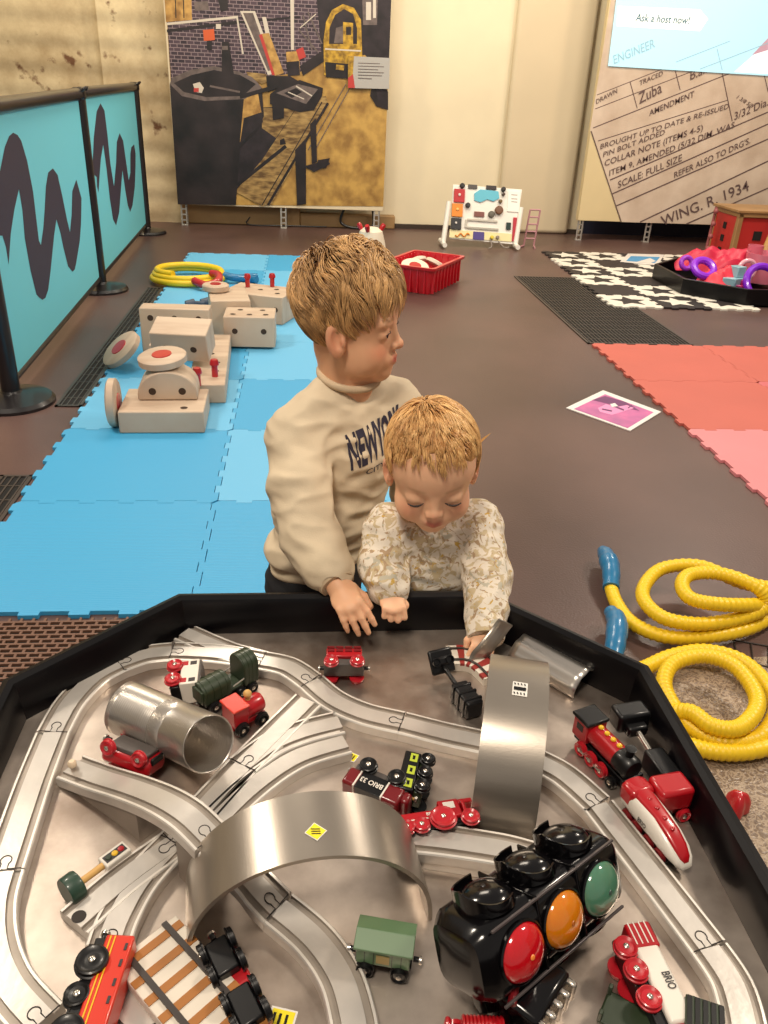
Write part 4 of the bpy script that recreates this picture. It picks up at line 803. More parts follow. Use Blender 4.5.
build('foil_tube', mb, mat('foil', '#d0cac2', .3, .9, bump=.15, bscale=90, bdist=.0006), r, world=True, smooth=70, solid=.0012)
a, b = P(527, 655, ZT + .002), P(585, 688, ZT + .002); d = (b - a).normalized(); s_ = Vector((-d.y, d.x, 0)); a -= d * .012
r = thing('half_pipe', 'silver half round gutter tunnel between the tall arch and the black rim', 'toy tunnel', (a + b) / 2)
mb = MB(); mb.sheet(lambda u, v: a.lerp(b, v) + s_ * (.028 * math.cos(PI * u)) + Vector((0, 0, .026 * math.sin(PI * u) + .001 * math.sin(u * 30))), 28, 12)
build('curved_sheet', mb, MATS['foil'], r, world=True, solid=.002, smooth=60)
# stickers on the steel top
def diamond(px, py, s_, rot, lab, name='yellow_sticker'):
    c = P(px, py, ZT + .0004); mb = MB()
    for e, k, m in ((1, 0, 1), (.85, .0003, 0)): mb.add([c + Vector((s_ * e * math.cos(rot + i * PI/2), s_ * e * math.sin(rot + i * PI/2), k)) for i in range(4)], [(0, 1, 2, 3)], m)
    for k in (-.3, .05, .35): mb.add([c + Vector((x * s_ * math.cos(rot+.8) - (k + y) * s_ * math.sin(rot+.8), x * s_ * math.sin(rot+.8) + (k + y) * s_ * math.cos(rot+.8), .0006)) for x, y in ((-.4, 0), (.4, 0), (.4, .14), (-.4, .14))], [(0, 1, 2, 3)], 2)
    tag(build(name, mb, [ystk, wstk, blk], smooth=0), lab, 'sticker')
diamond(352, 757, .009, .2, 'small yellow diamond sticker on the steel beside the track ends')
diamond(281, 1022, .016, .5, 'larger yellow sticker on the steel at the bottom edge below the overturned carriage')
# ================================================================== toy trains
def pose(px, py, qx, qy, roll=0, zc=.02, h=.02, pitch=0, s=1):
    """centre pixel, heading pixel, roll about the long axis through the body centre zc, centre height h above the steel"""
    a = P(px, py, ZT + h); b = P(qx, qy, ZT + h); d = b - a
    return Matrix.Translation(a) @ Matrix.Rotation(math.atan2(d.y, d.x), 4, 'Z') @ Matrix.Rotation(math.radians(pitch), 4, 'Y') @ Matrix.Rotation(math.radians(roll), 4, 'X') @ Matrix.Scale(s, 4) @ Matrix.Translation((0, 0, -zc))
def pm(n, c, **k): k.setdefault('rough', .3); k.setdefault('coat', .3); return mat(n, c, **k)
TR = pm('train_red', '#a60f1a'); TRO = pm('train_orange_red', '#c8321f'); TK = pm('train_black', '#0b0b0d', rough=.38, coat=.1, spec=.35); TG = pm('train_dark_green', '#26331f', rough=.45); TGG = pm('train_sage_green', '#5d7a58', rough=.45)
TW = pm('train_white', '#dcd6cc'); TMt = mat('axle_metal', '#c9c2b8', .25, .9); TY = pm('train_yellow', '#dcb021'); TGr = pm('train_grey', '#4a4441', rough=.5); WHR = pm('wheel_red', '#b01a26'); TWd = mat('train_wood', '#c99e5c', .45); TDk = pm('train_maroon', '#6d1218'); TLG = pm('train_lime', '#b5c43c'); PKS = mat('printed_grey_dark', '#2b2628', .5)
def wheel(r, x, side, y=.0145, R_=.0105, m=None, w=.0055):
    s_ = side; p = Vector((x, s_ * y, R_))
    o = build('wheel', MB().lathe([(0, 0), (R_, 0), (R_, .0015), (R_ * .9, .002), (R_ * .9, w), (R_ * .8, w + .0006), (R_ * .6, w - .001), (R_ * .35, w - .0008), (0, w)], 24, 0, p, (0, s_, 0)), m or TK, r)
    build('hub_cap', MB().lathe([(.0028, w - .002), (.0028, w + .0006), (.0015, w + .0016), (0, w + .0018)], 12, 0, p, (0, s_, 0)), TMt, o); return o
def axles(r, xs, **k):
    for x in xs:
        for s_ in (-1, 1): wheel(r, x, s_, **k)
def coup(r, x, m=None, z=.0125):
    s_ = 1 if x > 0 else -1
    o = build('coupling', MB().cyl((x, 0, z), (x + s_ * .006, 0, z), .0028, 12), m or TK, r); build('magnet', MB().cyl((x + s_ * .0055, 0, z), (x + s_ * .008, 0, z), .0042, 16), TMt, o)
def bar(r, nm, c, d, m, bevel=.0015): return build(nm, MB().box(c, d), m, r, bevel=bevel)
def side_text(r, t, x0, x1, z, m, side=-1, h=None, y=.0168, hs=1.1):
    mb = MB(); a, b = ((x0, y * side, z), (x1, y * side, z)) if side < 0 else ((x1, y * side, z), (x0, y * side, z))
    put_text(mb, t, a, b, (0, side, 0), 0, hs, 0, .02); build('lettering', mb, m, r, smooth=0)
# 1 red wagon on its side under the boy's hand
r = thing('brick_wagon', 'red block wagon with red wheels tipped on its side below the boy hand', 'toy train', pose(344, 667, 372, 667, -82, .018, .0185, s=.92))
bar(r, 'chassis', (0, 0, .014), (.056, .024, .012), TGr); axles(r, (-.018, .018), m=WHR); coup(r, .028); coup(r, -.028)
bar(r, 'load_block', (0, 0, .028), (.05, .032, .016), TR)
mb = MB()
for i in range(4): mb.box((-.0185 + i * .0123, -.0158, .0365), (.0105, .004, .003))
for i in range(4): mb.box((-.0185 + i * .0123, -.0162, .031), (.0095, .002, .005))
build('slots', mb, TDk, r)
# 2 white wagon with red ends
r = thing('ambulance_wagon', 'small white wagon with red stripes on its side, left of the green locomotive', 'toy train', pose(183, 686, 186, 664, 84, .018, .017))
bar(r, 'chassis', (0, 0, .012), (.046, .024, .012), TK); axles(r, (-.013, .013), m=WHR)
bar(r, 'body', (0, 0, .029), (.046, .032, .022), TW); bar(r, 'red_stripe', (.016, 0, .022), (.008, .0328, .009), TR, .0004); bar(r, 'red_stripe', (-.016, 0, .022), (.008, .0328, .009), TR, .0004); bar(r, 'roof_plate', (0, 0, .041), (.044, .03, .004), TGr)
for x in (-.0165, .0155): bar(r, 'window', (x, 0, .033), (.007, .0326, .008), PKS, .0003)
# 3 dark green army locomotive
r = thing('green_locomotive', 'dark green toy locomotive with ribbed cab and tank, behind the little red engine', 'toy train', pose(227, 696, 257, 680, 0, 0, .0, s=.92))
bar(r, 'chassis', (0, 0, .013), (.082, .024, .008), TK); axles(r, (-.03, -.012, .012, .03), R_=.009); coup(r, .041); coup(r, -.041)
def barrel(x0, x1, z0, zt, w, m, nm, rr):
    mb = MB(); pr = [(-w/2, z0), (w/2, z0), (w/2, zt - rr)] + [(w/2 * math.cos(a), zt - rr + rr * math.sin(a)) for a in [PI * k / 12 for k in range(1, 12)]] + [(-w/2, zt - rr)]
    mb.prism([(y, z) for y, z in pr], x0, x1, axis='x'); o = build(nm, mb, m, rr_[0], bevel=.001)
    for k in range(4): 
        x = x0 + (x1 - x0) * (k + .5) / 4; mb = MB(); mb.prism([(y * 1.03, z + (.0006 if z > zt - rr else 0)) for y, z in pr], x - .001, x + .001, axis='x'); build('rib', mb, m, o)
rr_ = [r]
barrel(-.044, -.002, .017, .044, .032, TG, 'tank_body', .012); barrel(.018, .042, .017, .058, .034, TG, 'cab', .014)
bar(r, 'front_hood', (-.043, 0, .028), (.008, .027, .02), TG); bar(r, 'deck', (.008, 0, .019), (.02, .03, .004), TG); build('handrail', MB().tube([(-.0, -.016, .026), (.018, -.016, .03)], .001, 6), TMt, r); build('handrail', MB().tube([(-.0, .016, .026), (.018, .016, .03)], .001, 6), TMt, r)
# 4 little red engine with wooden knob
r = thing('red_engine', 'small bright red toy engine with a wooden knob, right of the duct opening', 'toy train', pose(245, 724, 267, 712, 0, 0, 0, s=.9))
bar(r, 'chassis', (0, 0, .012), (.052, .022, .008), TR); axles(r, (-.015, .016), R_=.0105)
bar(r, 'cab', (-.014, 0, .028), (.022, .03, .028), TR); bar(r, 'cab_roof', (-.014, 0, .043), (.026, .034, .003), TRO); mb = MB(); mb.lathe([(0, 0), (.0125, 0), (.0135, .002), (.0135, .026), (.0115, .03), (0, .03)], 28, 0, (-.004, 0, .026), (1, 0, 0)); build('boiler', mb, TR, r)
build('wooden_knob', MB().cyl((.006, 0, .037), (.006, 0, .043), .0035, 14).ball((.006, 0, .048), .0058, 16), TWd, r)
# 5 overturned red car
r = thing('red_car', 'red toy car lying upside down with four red wheels in front of the duct', 'toy train', pose(134, 757, 162, 768, 165, .018, .019))
bar(r, 'body', (0, 0, .022), (.064, .032, .018), TR, .005); bar(r, 'roof', (-.006, 0, .034), (.036, .028, .01), TR, .004); bar(r, 'underside', (0, 0, .011), (.05, .024, .006), TGr); axles(r, (-.021, .02), m=WHR, R_=.0095); bar(r, 'bumper', (.031, 0, .014), (.004, .02, .008), TK); coup(r, -.031)
# 6 signal toy
r = thing('toy_signal', 'small wooden toy signal with green base and three lights lying beside the ramp', 'toy signal', pose(95, 872, 118, 855, 0, 0, .014, s=.86))
build('base', MB().lathe([(0, 0), (.0155, 0), (.0165, .002), (.0165, .014), (.0155, .0165), (0, .0165)], 32, 0, (-.036, 0, 0), (1, 0, 0)), pm('signal_green', '#1c3a2c', rough=.45), r)
build('post', MB().cyl((-.02, 0, 0), (.012, 0, 0), .004, 16), TWd, r); o = bar(r, 'signal_head', (.026, 0, 0), (.032, .018, .01), TW)
bar(o, 'face_plate', (.026, 0, .0052), (.026, .010, .001), PKS, 0)
for x, m in ((.018, TG), (.026, TY), (.034, TR)): build('light', MB().lathe([(.0038, 0), (.003, .0012), (0, .0016)], 16, 0, (x, 0, .0056), (0, 0, 1)), m, o)
# 8 red carriage on its side bottom left
r = thing('red_carriage', 'long orange red carriage on its side with black wheels at the lower left', 'toy train', pose(97, 1000, 111, 959, 90, .024, .0275))
r_ = r; bar(r, 'body', (0, 0, .03), (.094, .029, .024), TRO, .002); bar(r, 'chassis', (0, 0, .014), (.09, .024, .01), TK); axles(r, (-.034, .022), R_=.0145, y=.0125); axles(r, (-.004,), R_=.011, y=.009); coup(r, .049); coup(r, -.049)
for z, x0, x1 in ((.0225, -.04, .045), (.0262, -.034, .045)): bar(r, 'yellow_line', ((x0 + x1) / 2, 0, z), (x1 - x0, .0304, .0011), TY, 0)
for x in (-.042, -.036): bar(r, 'yellow_line', (x, 0, .03), (.0011, .0304, .014), TY, 0)
for x in (.036, .022, .006, -.008): bar(r, 'window', (x, 0, .0375), (.006, .0304, .0022), PKS, 0)
# 9 overturned red bogie wagon
r = thing('bogie_wagon', 'red wagon lying upside down with eight black wheels inside the big arch', 'toy train', pose(234, 983, 216, 945, 172, .016, .026, s=.9))
bar(r, 'body', (0, 0, .026), (.09, .033, .016), TR, .003)
for x in (-.027, .026): bar(r, 'bogie', (x, 0, .013), (.036, .022, .011), TK, .002)
axles(r, (-.039, -.016, .014, .038), R_=.0112, y=.0115); coup(r, .046); coup(r, -.046)
# 10 sage green covered wagon
r = thing('covered_wagon', 'sage green roofed wagon standing upright right of the inner curve', 'toy train', pose(384, 962, 412, 967, 0, 0, 0, s=.88))
bar(r, 'chassis', (0, 0, .013), (.056, .024, .007), TK); axles(r, (-.017, .017), R_=.0095); coup(r, .029); coup(r, -.029)
bar(r, 'body', (0, 0, .028), (.053, .032, .023), TGG, .001); mb = MB(); mb.prism([(-.0185, .038), (.0185, .038), (.0185, .0405), (0, .0475), (-.0185, .0405)], -.029, .029, axis='x'); build('gable_roof', mb, TGG, r, bevel=.0006)
for y in (-.012, -.004, .004, .012): pass
for x in (-.018, -.009, .009, .018): bar(r, 'plank_groove', (x, -.0163, .027), (.0008, .0006, .02), TG, 0)
bar(r, 'label_plate', (0, -.0164, .027), (.013, .001, .011), mat('plate_tan', '#a8925c', .5), 0)
# 11 maroon and black engine on its side
r = thing('maroon_engine', 'maroon and black engine on its side, left of the lime striped wagon', 'toy train', pose(379, 792, 406, 804, 96, .02, .017))
bar(r, 'chassis', (0, 0, .013), (.064, .024, .01), TGr); axles(r, (-.018, .016), R_=.0105); coup(r, .034, TWd); coup(r, -.033)
bar(r, 'body', (-.002, 0, .029), (.066, .033, .022), TDk, .003); bar(r, 'black_panel', (-.004, 0, .029), (.03, .0338, .0222), TK, .0005); bar(r, 'white_stripe', (-.0205, 0, .029), (.0018, .0342, .022), TW, 0); bar(r, 'white_stripe', (.012, 0, .029), (.0018, .0342, .022), TW, 0); bar(r, 'nose', (.034, 0, .025), (.01, .028, .014), TDk, .003)
side_text(r, 'BRIO 33', -.017, .009, .026, TW, -1, y=.0173); side_text(r, 'BRIO 33', -.017, .009, .026, TW, 1, y=.0173)
# 12 lime and black wagon
r = thing('lime_wagon', 'black and lime striped wagon lying on its side with six wheels showing', 'toy train', pose(416, 784, 421, 762, -86, .018, .017, s=.92))
bar(r, 'chassis', (0, 0, .013), (.056, .024, .01), TG); axles(r, (-.021, 0, .021), R_=.0095); bar(r, 'body', (0, 0, .028), (.06, .032, .02), TK, .002)
for x in (-.02, 0, .02): bar(r, 'lime_panel', (x, 0, .026), (.013, .0328, .009), TLG, 0); bar(r, 'window', (x, 0, .0262), (.006, .0334, .003), TK, 0)
# 13 red long loco
r = thing('red_tractor_train', 'long red locomotive on its side at the foot of the upright arch', 'toy train', pose(436, 826, 468, 821, -90, .022, .017, s=.86))
bar(r, 'chassis', (-.004, 0, .014), (.09, .024, .008), TK); bar(r, 'bonnet', (-.022, 0, .025), (.054, .03, .014), TR, .002); bar(r, 'cab', (.018, 0, .03), (.026, .032, .026), TR, .002); bar(r, 'cab_window', (.018, 0, .034), (.014, .0328, .01), TW, .0005); bar(r, 'rear_boom', (.03, 0, .043), (.04, .02, .006), TR, .001); bar(r, 'cab_frame', (.036, 0, .032), (.004, .03, .02), TR, .001)
axles(r, (-.04, -.022), R_=.0105, m=WHR); axles(r, (.006,), R_=.0165, m=WHR); axles(r, (.038,), R_=.0115, m=WHR); bar(r, 'white_line', (-.028, 0, .0205), (.034, .0308, .0015), TW, 0); side_text(r, 'BRIO', -.012, -.0, .024, TW, -1, y=.0152)
# 14 fallen level crossing signal
r = thing('crossing_signal', 'black level crossing light with square head fallen between red wagon and upright arch', 'toy signal', pose(455, 689, 469, 707, 0, 0, .008, s=.95))
o = build('post', MB().cyl((-.04, 0, .012), (.012, 0, .008), .0032, 12), TK, r)
bar(r, 'battery_box', (.03, 0, .006), (.046, .024, .026), TK, .003)
for x in (.016, .03, .044): bar(r, 'box_rib', (x, 0, .006), (.004, .027, .028), TK, .001)
mb = MB(); mb.T = Matrix.Translation((-.042, 0, .016)) @ Matrix.Rotation(.9, 4, 'Y'); mb.box((0, 0, 0), (.034, .036, .006)).box((0, 0, .004), (.012, .03, .006)); build('square_head', mb, TK, r, bevel=.003)
mb = MB(); mb.T = Matrix.Translation((-.042, 0, .016)) @ Matrix.Rotation(.9, 4, 'Y')
for y in (-.01, .01): mb.lathe([(.006, .003), (.006, .009), (.0045, .009), (.0045, .006), (0, .006)], 16, 0, (0, y, .0), (0, 0, 1))
build('lamp_hood', mb, TK, r)
# 18 red steam engine
r = thing('steam_engine', 'red steam engine with black cab roof and yellow domes along the right black rim', 'toy train', pose(602, 763, 624, 786, 0, 0, 0, s=.95))
bar(r, 'chassis', (0, 0, .013), (.088, .022, .009), TK); axles(r, (-.022, -.003, .016), m=WHR, R_=.0098); axles(r, (.034,), R_=.008)
bar(r, 'cab', (-.032, 0, .031), (.026, .031, .028), TR, .002); bar(r, 'cab_roof', (-.033, 0, .047), (.031, .034, .005), TK, .002); bar(r, 'cab_window', (-.032, 0, .036), (.012, .0316, .01), TK, .0005)
build('boiler', MB().lathe([(0, 0), (.0135, 0), (.0138, .044), (0, .044)], 28, 0, (-.02, 0, .031), (1, 0, 0)), TR, r); build('smokebox', MB().lathe([(.0138, 0), (.0148, .002), (.0148, .02), (.012, .024), (0, .025)], 28, 0, (.024, 0, .031), (1, 0, 0)), TK, r)
build('chimney', MB().lathe([(.005, 0), (.0045, .008), (.007, .014), (.0055, .0145), (0, .013)], 18, 0, (.037, 0, .042), (0, 0, 1)), TK, r); bar(r, 'buffer_beam', (.048, 0, .018), (.004, .032, .009), TK, .001); coup(r, .05)
for x in (-.013, -.002, .009, .02): build('yellow_dome', MB().ball((x, 0, .0455), (.0036, .0036, .0028), 12), TY, r)
for x in (-.016, -.003, .01): bar(r, 'side_rod', (x, 0, .0105), (.008, .043, .0025), TMt, .0004)
# 19 black signal beside the steam engine
r = thing('black_signal', 'black toy signal with chunky head leaning against the black rim behind the steam engine', 'toy signal', pose(648, 752, 660, 768, 0, 0, .018))
build('post', MB().cyl((-.04, 0, .01), (.03, 0, 0), .0035, 12), TMt, r); bar(r, 'signal_head', (-.046, 0, .013), (.026, .042, .026), TK, .004); bar(r, 'hood', (-.03, 0, .008), (.014, .026, .014), TK, .003); bar(r, 'battery_box', (.03, 0, 0), (.048, .024, .026), TK, .003)
# 20 streamliner
def streamliner():
    r = thing('express_train', 'long red and white streamlined express on wheels next to the right black rim', 'toy train', pose(654, 841, 675, 866, 0, 0, 0, s=.88))
    mb = MB(); rings = []
    for x, w_, zt, zb in ((-.05, .0165, .046, .016), (-.03, .017, .046, .014), (.0, .017, .043, .013), (.02, .0165, .038, .012), (.036, .015, .031, .012), (.046, .012, .024, .012), (.052, .007, .018, .012)):
        rings.append([Vector((x, w_ * math.copysign(abs(math.cos(a)) ** .6, math.cos(a)), (zt + zb) / 2 + (zt - zb) / 2 * math.copysign(abs(math.sin(a)) ** .7, math.sin(a)))) for a in [2 * PI * k / 28 for k in range(28)]])
    loft(mb, rings); build('white_body', mb, TW, r, smooth=50)
    mb = MB(); rings = []
    for x, w_, zt, zb in ((-.054, .0135, .05, .032), (-.03, .0128, .0485, .032), (0, .0105, .0455, .032), (.02, .0105, .0415, .028), (.036, .0095, .0345, .022), (.046, .007, .0275, .018), (.05, .003, .022, .018)):
        rings.append([Vector((x, w_ * math.copysign(abs(math.cos(a)) ** .7, math.cos(a)), (zt + zb) / 2 + (zt - zb) / 2 * math.copysign(abs(math.sin(a)) ** .7, math.sin(a)))) for a in [2 * PI * k / 24 for k in range(24)]])
    loft(mb, rings); build('red_roof', mb, TR, r, smooth=50)
    for x in (-.022, -.008, .006, .02): build('roof_stud', MB().ball((x, 0, .0475 - max(0, x + .01) * .17), (.003, .003, .0018), 10), TR, r)
    bar(r, 'red_cab', (-.043, 0, .036), (.026, .034, .026), TR, .006); bar(r, 'chassis', (-.005, 0, .01), (.08, .024, .008), TK); axles(r, (-.036, -.018, .004, .024), R_=.009, y=.0125, m=TDk)
    side_text(r, 'BRIO', -.016, -.002, .024, PKS, -1, y=.0172, hs=1.4); return r
streamliner()
r = thing('red_tender', 'chunky red toy tender crossing behind the cab of the streamlined express', 'toy train', pose(664, 812, 684, 808, 0, 0, 0, s=.88))
bar(r, 'body', (0, 0, .034), (.046, .034, .032), TR, .005); bar(r, 'chassis', (0, 0, .013), (.04, .024, .008), TDk); axles(r, (-.013, .014), R_=.0095, m=WHR); coup(r, .022)
# 22 white red train lying at the lower right
r = thing('white_locomotive', 'white locomotive with red slatted end on its side, right of the traffic light', 'toy train', pose(652, 995, 634, 957, 90, .024, .018, s=.92))
bar(r, 'body', (0, 0, .032), (.072, .034, .024), TW, .003); bar(r, 'red_end', (.046, 0, .033), (.026, .034, .026), TR, .002); bar(r, 'red_nose', (-.046, 0, .03), (.024, .033, .024), TR, .006); bar(r, 'chassis', (0, 0, .015), (.09, .024, .012), TK)
for z in (.024, .0295, .035, .0405): bar(r, 'white_slat', (.048, 0, z), (.022, .0346, .0012), TW, 0)
bar(r, 'grille', (.05, 0, .045), (.016, .03, .004), TK, .001)
axles(r, (.036, .014, -.012), R_=.0118, m=WHR, y=.0135); side_text(r, 'BRIO', -.008, .008, .033, PKS, -1, y=.0174, hs=1.5); side_text(r, 'BRIO', -.008, .008, .033, PKS, 1, y=.0174, hs=1.5); coup(r, .045)
r = thing('flat_wagon', 'dark green low flat wagon under the white locomotive at the bottom edge', 'toy train', pose(628, 1036, 604, 1022, 0, 0, 0, s=.9))
bar(r, 'deck', (0, 0, .02), (.056, .034, .006), TG, .002)
for x in (-.026, .026):
    for y in (-.014, .014): bar(r, 'stake', (x, y, .026), (.004, .005, .014), TG, .001)
axles(r, (-.017, .017), R_=.0095); bar(r, 'chassis', (0, 0, .013), (.05, .022, .008), TK)
r = thing('dark_tender', 'dark green box wagon at the bottom edge right of the white locomotive', 'toy train', pose(695, 1050, 695, 1020, 0, 0, 0, s=.9))
bar(r, 'body', (0, 0, .03), (.044, .034, .024), TG, .002); bar(r, 'chassis', (0, 0, .013), (.05, .024, .008), TK); axles(r, (-.014, .014), R_=.0095)
for i in range(5): bar(r, 'top_slat', (0, -.0135 + i * .0068, .0425), (.04, .0045, .002), TK, .0004)
# 25 + 26 at the bottom edge
r = thing('red_barrel_wagon', 'red ribbed wagon with one red wheel at the bottom edge below the traffic light', 'toy train', pose(476, 1050, 516, 1052, 0, 0, 0, s=.75))
build('ribbed_barrel', MB().lathe([(0, -.022)] + [(.016 + (.0012 if i % 2 else 0), -.022 + .044 * i / 22) for i in range(23)] + [(0, .022)], 28, 0, (.004, 0, .03), (1, 0, 0)), TR, r); bar(r, 'chassis', (0, 0, .013), (.062, .024, .007), TK); axles(r, (-.022, .02), R_=.0105, m=WHR); build('spare_wheel', MB().tube([(-.033 + .0, .009 * math.cos(a), .034 + .009 * math.sin(a)) for a in [2 * PI * k / 24 for k in range(24)]], .0035, 8, closed=True), WHR, r)
# ---- traffic light
lc = PL(561, 920, (0, 0, .565), (0, 0, 1))
v_ = Vector(RM @ _n((176, -398, -806))); Rr, Ur = Vector(RM @ np.array([1., 0, 0])), Vector(RM @ np.array([0, 1., 0]))
rd = (Rr * .036 + Ur * .029 + v_ * .040).normalized(); nn_ = (Rr * .95 - v_ * .31); nn_ = (nn_ - rd * nn_.dot(rd)).normalized(); mm = rd.cross(nn_)
if mm.z < 0: mm = -mm
# local axes: x = row, y = m (visor side), z = face normal
Mt = Matrix(((rd.x, mm.x, nn_.x, lc.x), (rd.y, mm.y, nn_.y, lc.y), (rd.z, mm.z, nn_.z, lc.z), (0, 0, 0, 1)))
if Mt.determinant() < 0: Mt = Matrix(((rd.x, -mm.x, nn_.x, lc.x), (rd.y, -mm.y, nn_.y, lc.y), (rd.z, -mm.z, nn_.z, lc.z), (0, 0, 0, 1))); ys = -1
else: ys = 1
r = thing('traffic_light', 'large glossy black toy traffic light with red, amber and green lenses lying on the tracks', 'toy traffic light', Mt @ Matrix.Scale(.94, 4))
TB = mat('gloss_black', '#070608', .16, coat=.2, spec=.4); sp = .0555; hw = .034
mb = MB()
def sq(h_, x, zc=-.034, p=5):
    o = []
    for k in range(40):
        a = 2 * PI * k / 40; c, s_ = math.cos(a), math.sin(a); q = (abs(c) ** p + abs(s_) ** p) ** (-1 / p); o.append(Vector((x, h_ * c * q, zc + h_ * s_ * q)))
    return o
loft(mb, [sq(.02, -.1), sq(.028, -.098), sq(.033, -.09), sq(.035, -.084), sq(.035, .084), sq(.033, .09), sq(.028, .096), sq(.02, .098)]); build('housing', mb, TB, r, smooth=40)
for x in (-sp/2, sp/2): build('housing_seam', MB().prism([(-.0356, -.0696), (.0356, -.0696), (.0356, .0016), (-.0356, .0016)], x - .0012, x + .0012, axis='x'), TB, r, bevel=.0005)
for y in (-.034, .034): build('edge_trim', MB().box((0, y, .001), (.17, .0025, .0025)), mat('trim_grey', '#4b4444', .3), r, bevel=.0006)
def lens(M, m, nm, hood):
    mb = MB(); mb.T = M
    mb.lathe([(.0268, 0), (.0275, .003), (.0258, .004), (.0252, .001)], 40); build('bezel', mb, TB, r)
    mb = MB(); mb.T = M; mb.lathe([(.0255, .001), (.0248, .004), (.021, .0085), (.014, .0118), (.007, .0132), (0, .0136)], 40); o = build(nm, mb, m, r)
    mb = MB(); mb.T = M; mb.lathe([(.0028, .0132), (.002, .0142), (0, .0145)], 12); build('bulb', mb, mat(nm + '_bulb', {'red_lens': '#f08a3a', 'amber_lens': '#a85a10', 'green_lens': '#3c5248', 'side_lens': '#151315'}[nm], .3), o)
    if hood:
        mb = MB(); mb.T = M; n = 20; vs = []
        for k in range(n + 1):
            a = PI * (-.12 + 1.24 * k / n); ex = .022 - .012 * abs(math.cos(a))
            for rr2, zz in ((.0285, 0), (.0285, ex), (.0268, ex), (.0268, 0)): vs.append(Vector((rr2 * math.cos(a), rr2 * math.sin(a), zz)))
        mb.add(vs, [(i*4+k, i*4+(k+1) % 4, (i+1)*4+(k+1) % 4, (i+1)*4+k) for i in range(n) for k in range(4)] + [(3, 2, 1, 0), (n*4, n*4+1, n*4+2, n*4+3)]); build('visor', mb, TB, r, smooth=50)
LR = pm('lens_red', '#c20f1c', rough=.12, coat=1, sss=.3); LA = pm('lens_amber', '#d27a10', rough=.12, coat=1, sss=.3); LGn = pm('lens_green', '#4f7f66', rough=.12, coat=1, sss=.3)
for i, (m, nm) in enumerate(((LR, 'red_lens'), (LA, 'amber_lens'), (LGn, 'green_lens'))):
    x = (i - 1) * sp
    lens(Matrix.Translation((x, 0, 0)), m, nm, False)
    for s_ in (1, -1):
        M2 = Matrix.Translation((x, s_ * .035, -.034)) @ Matrix.Rotation(-s_ * PI / 2, 4, 'X') @ Matrix.Rotation(PI / 2 + (0 if s_ > 0 else 0), 4, 'Z')
        lens(M2, TB, 'side_lens', True)
r = thing('light_stand', 'black plastic stand with grey metal ribs lying below the traffic light', 'toy stand', pose(524, 1008, 541, 983, 0, 0, 0, s=.95))
bar(r, 'stand_block', (0, 0, .022), (.06, .05, .04), TB, .005); bar(r, 'stem', (-.02, .03, .02), (.016, .04, .016), TB, .003)
for i in range(5): bar(r, 'metal_rib', (-.024 + i * .012, -.028, .028), (.006, .01, .022), TMt, .002)
build('red_stem', MB().tube([(-.005, .01, .045), (-.03, .0, .043)], .004, 10), TDk, r)
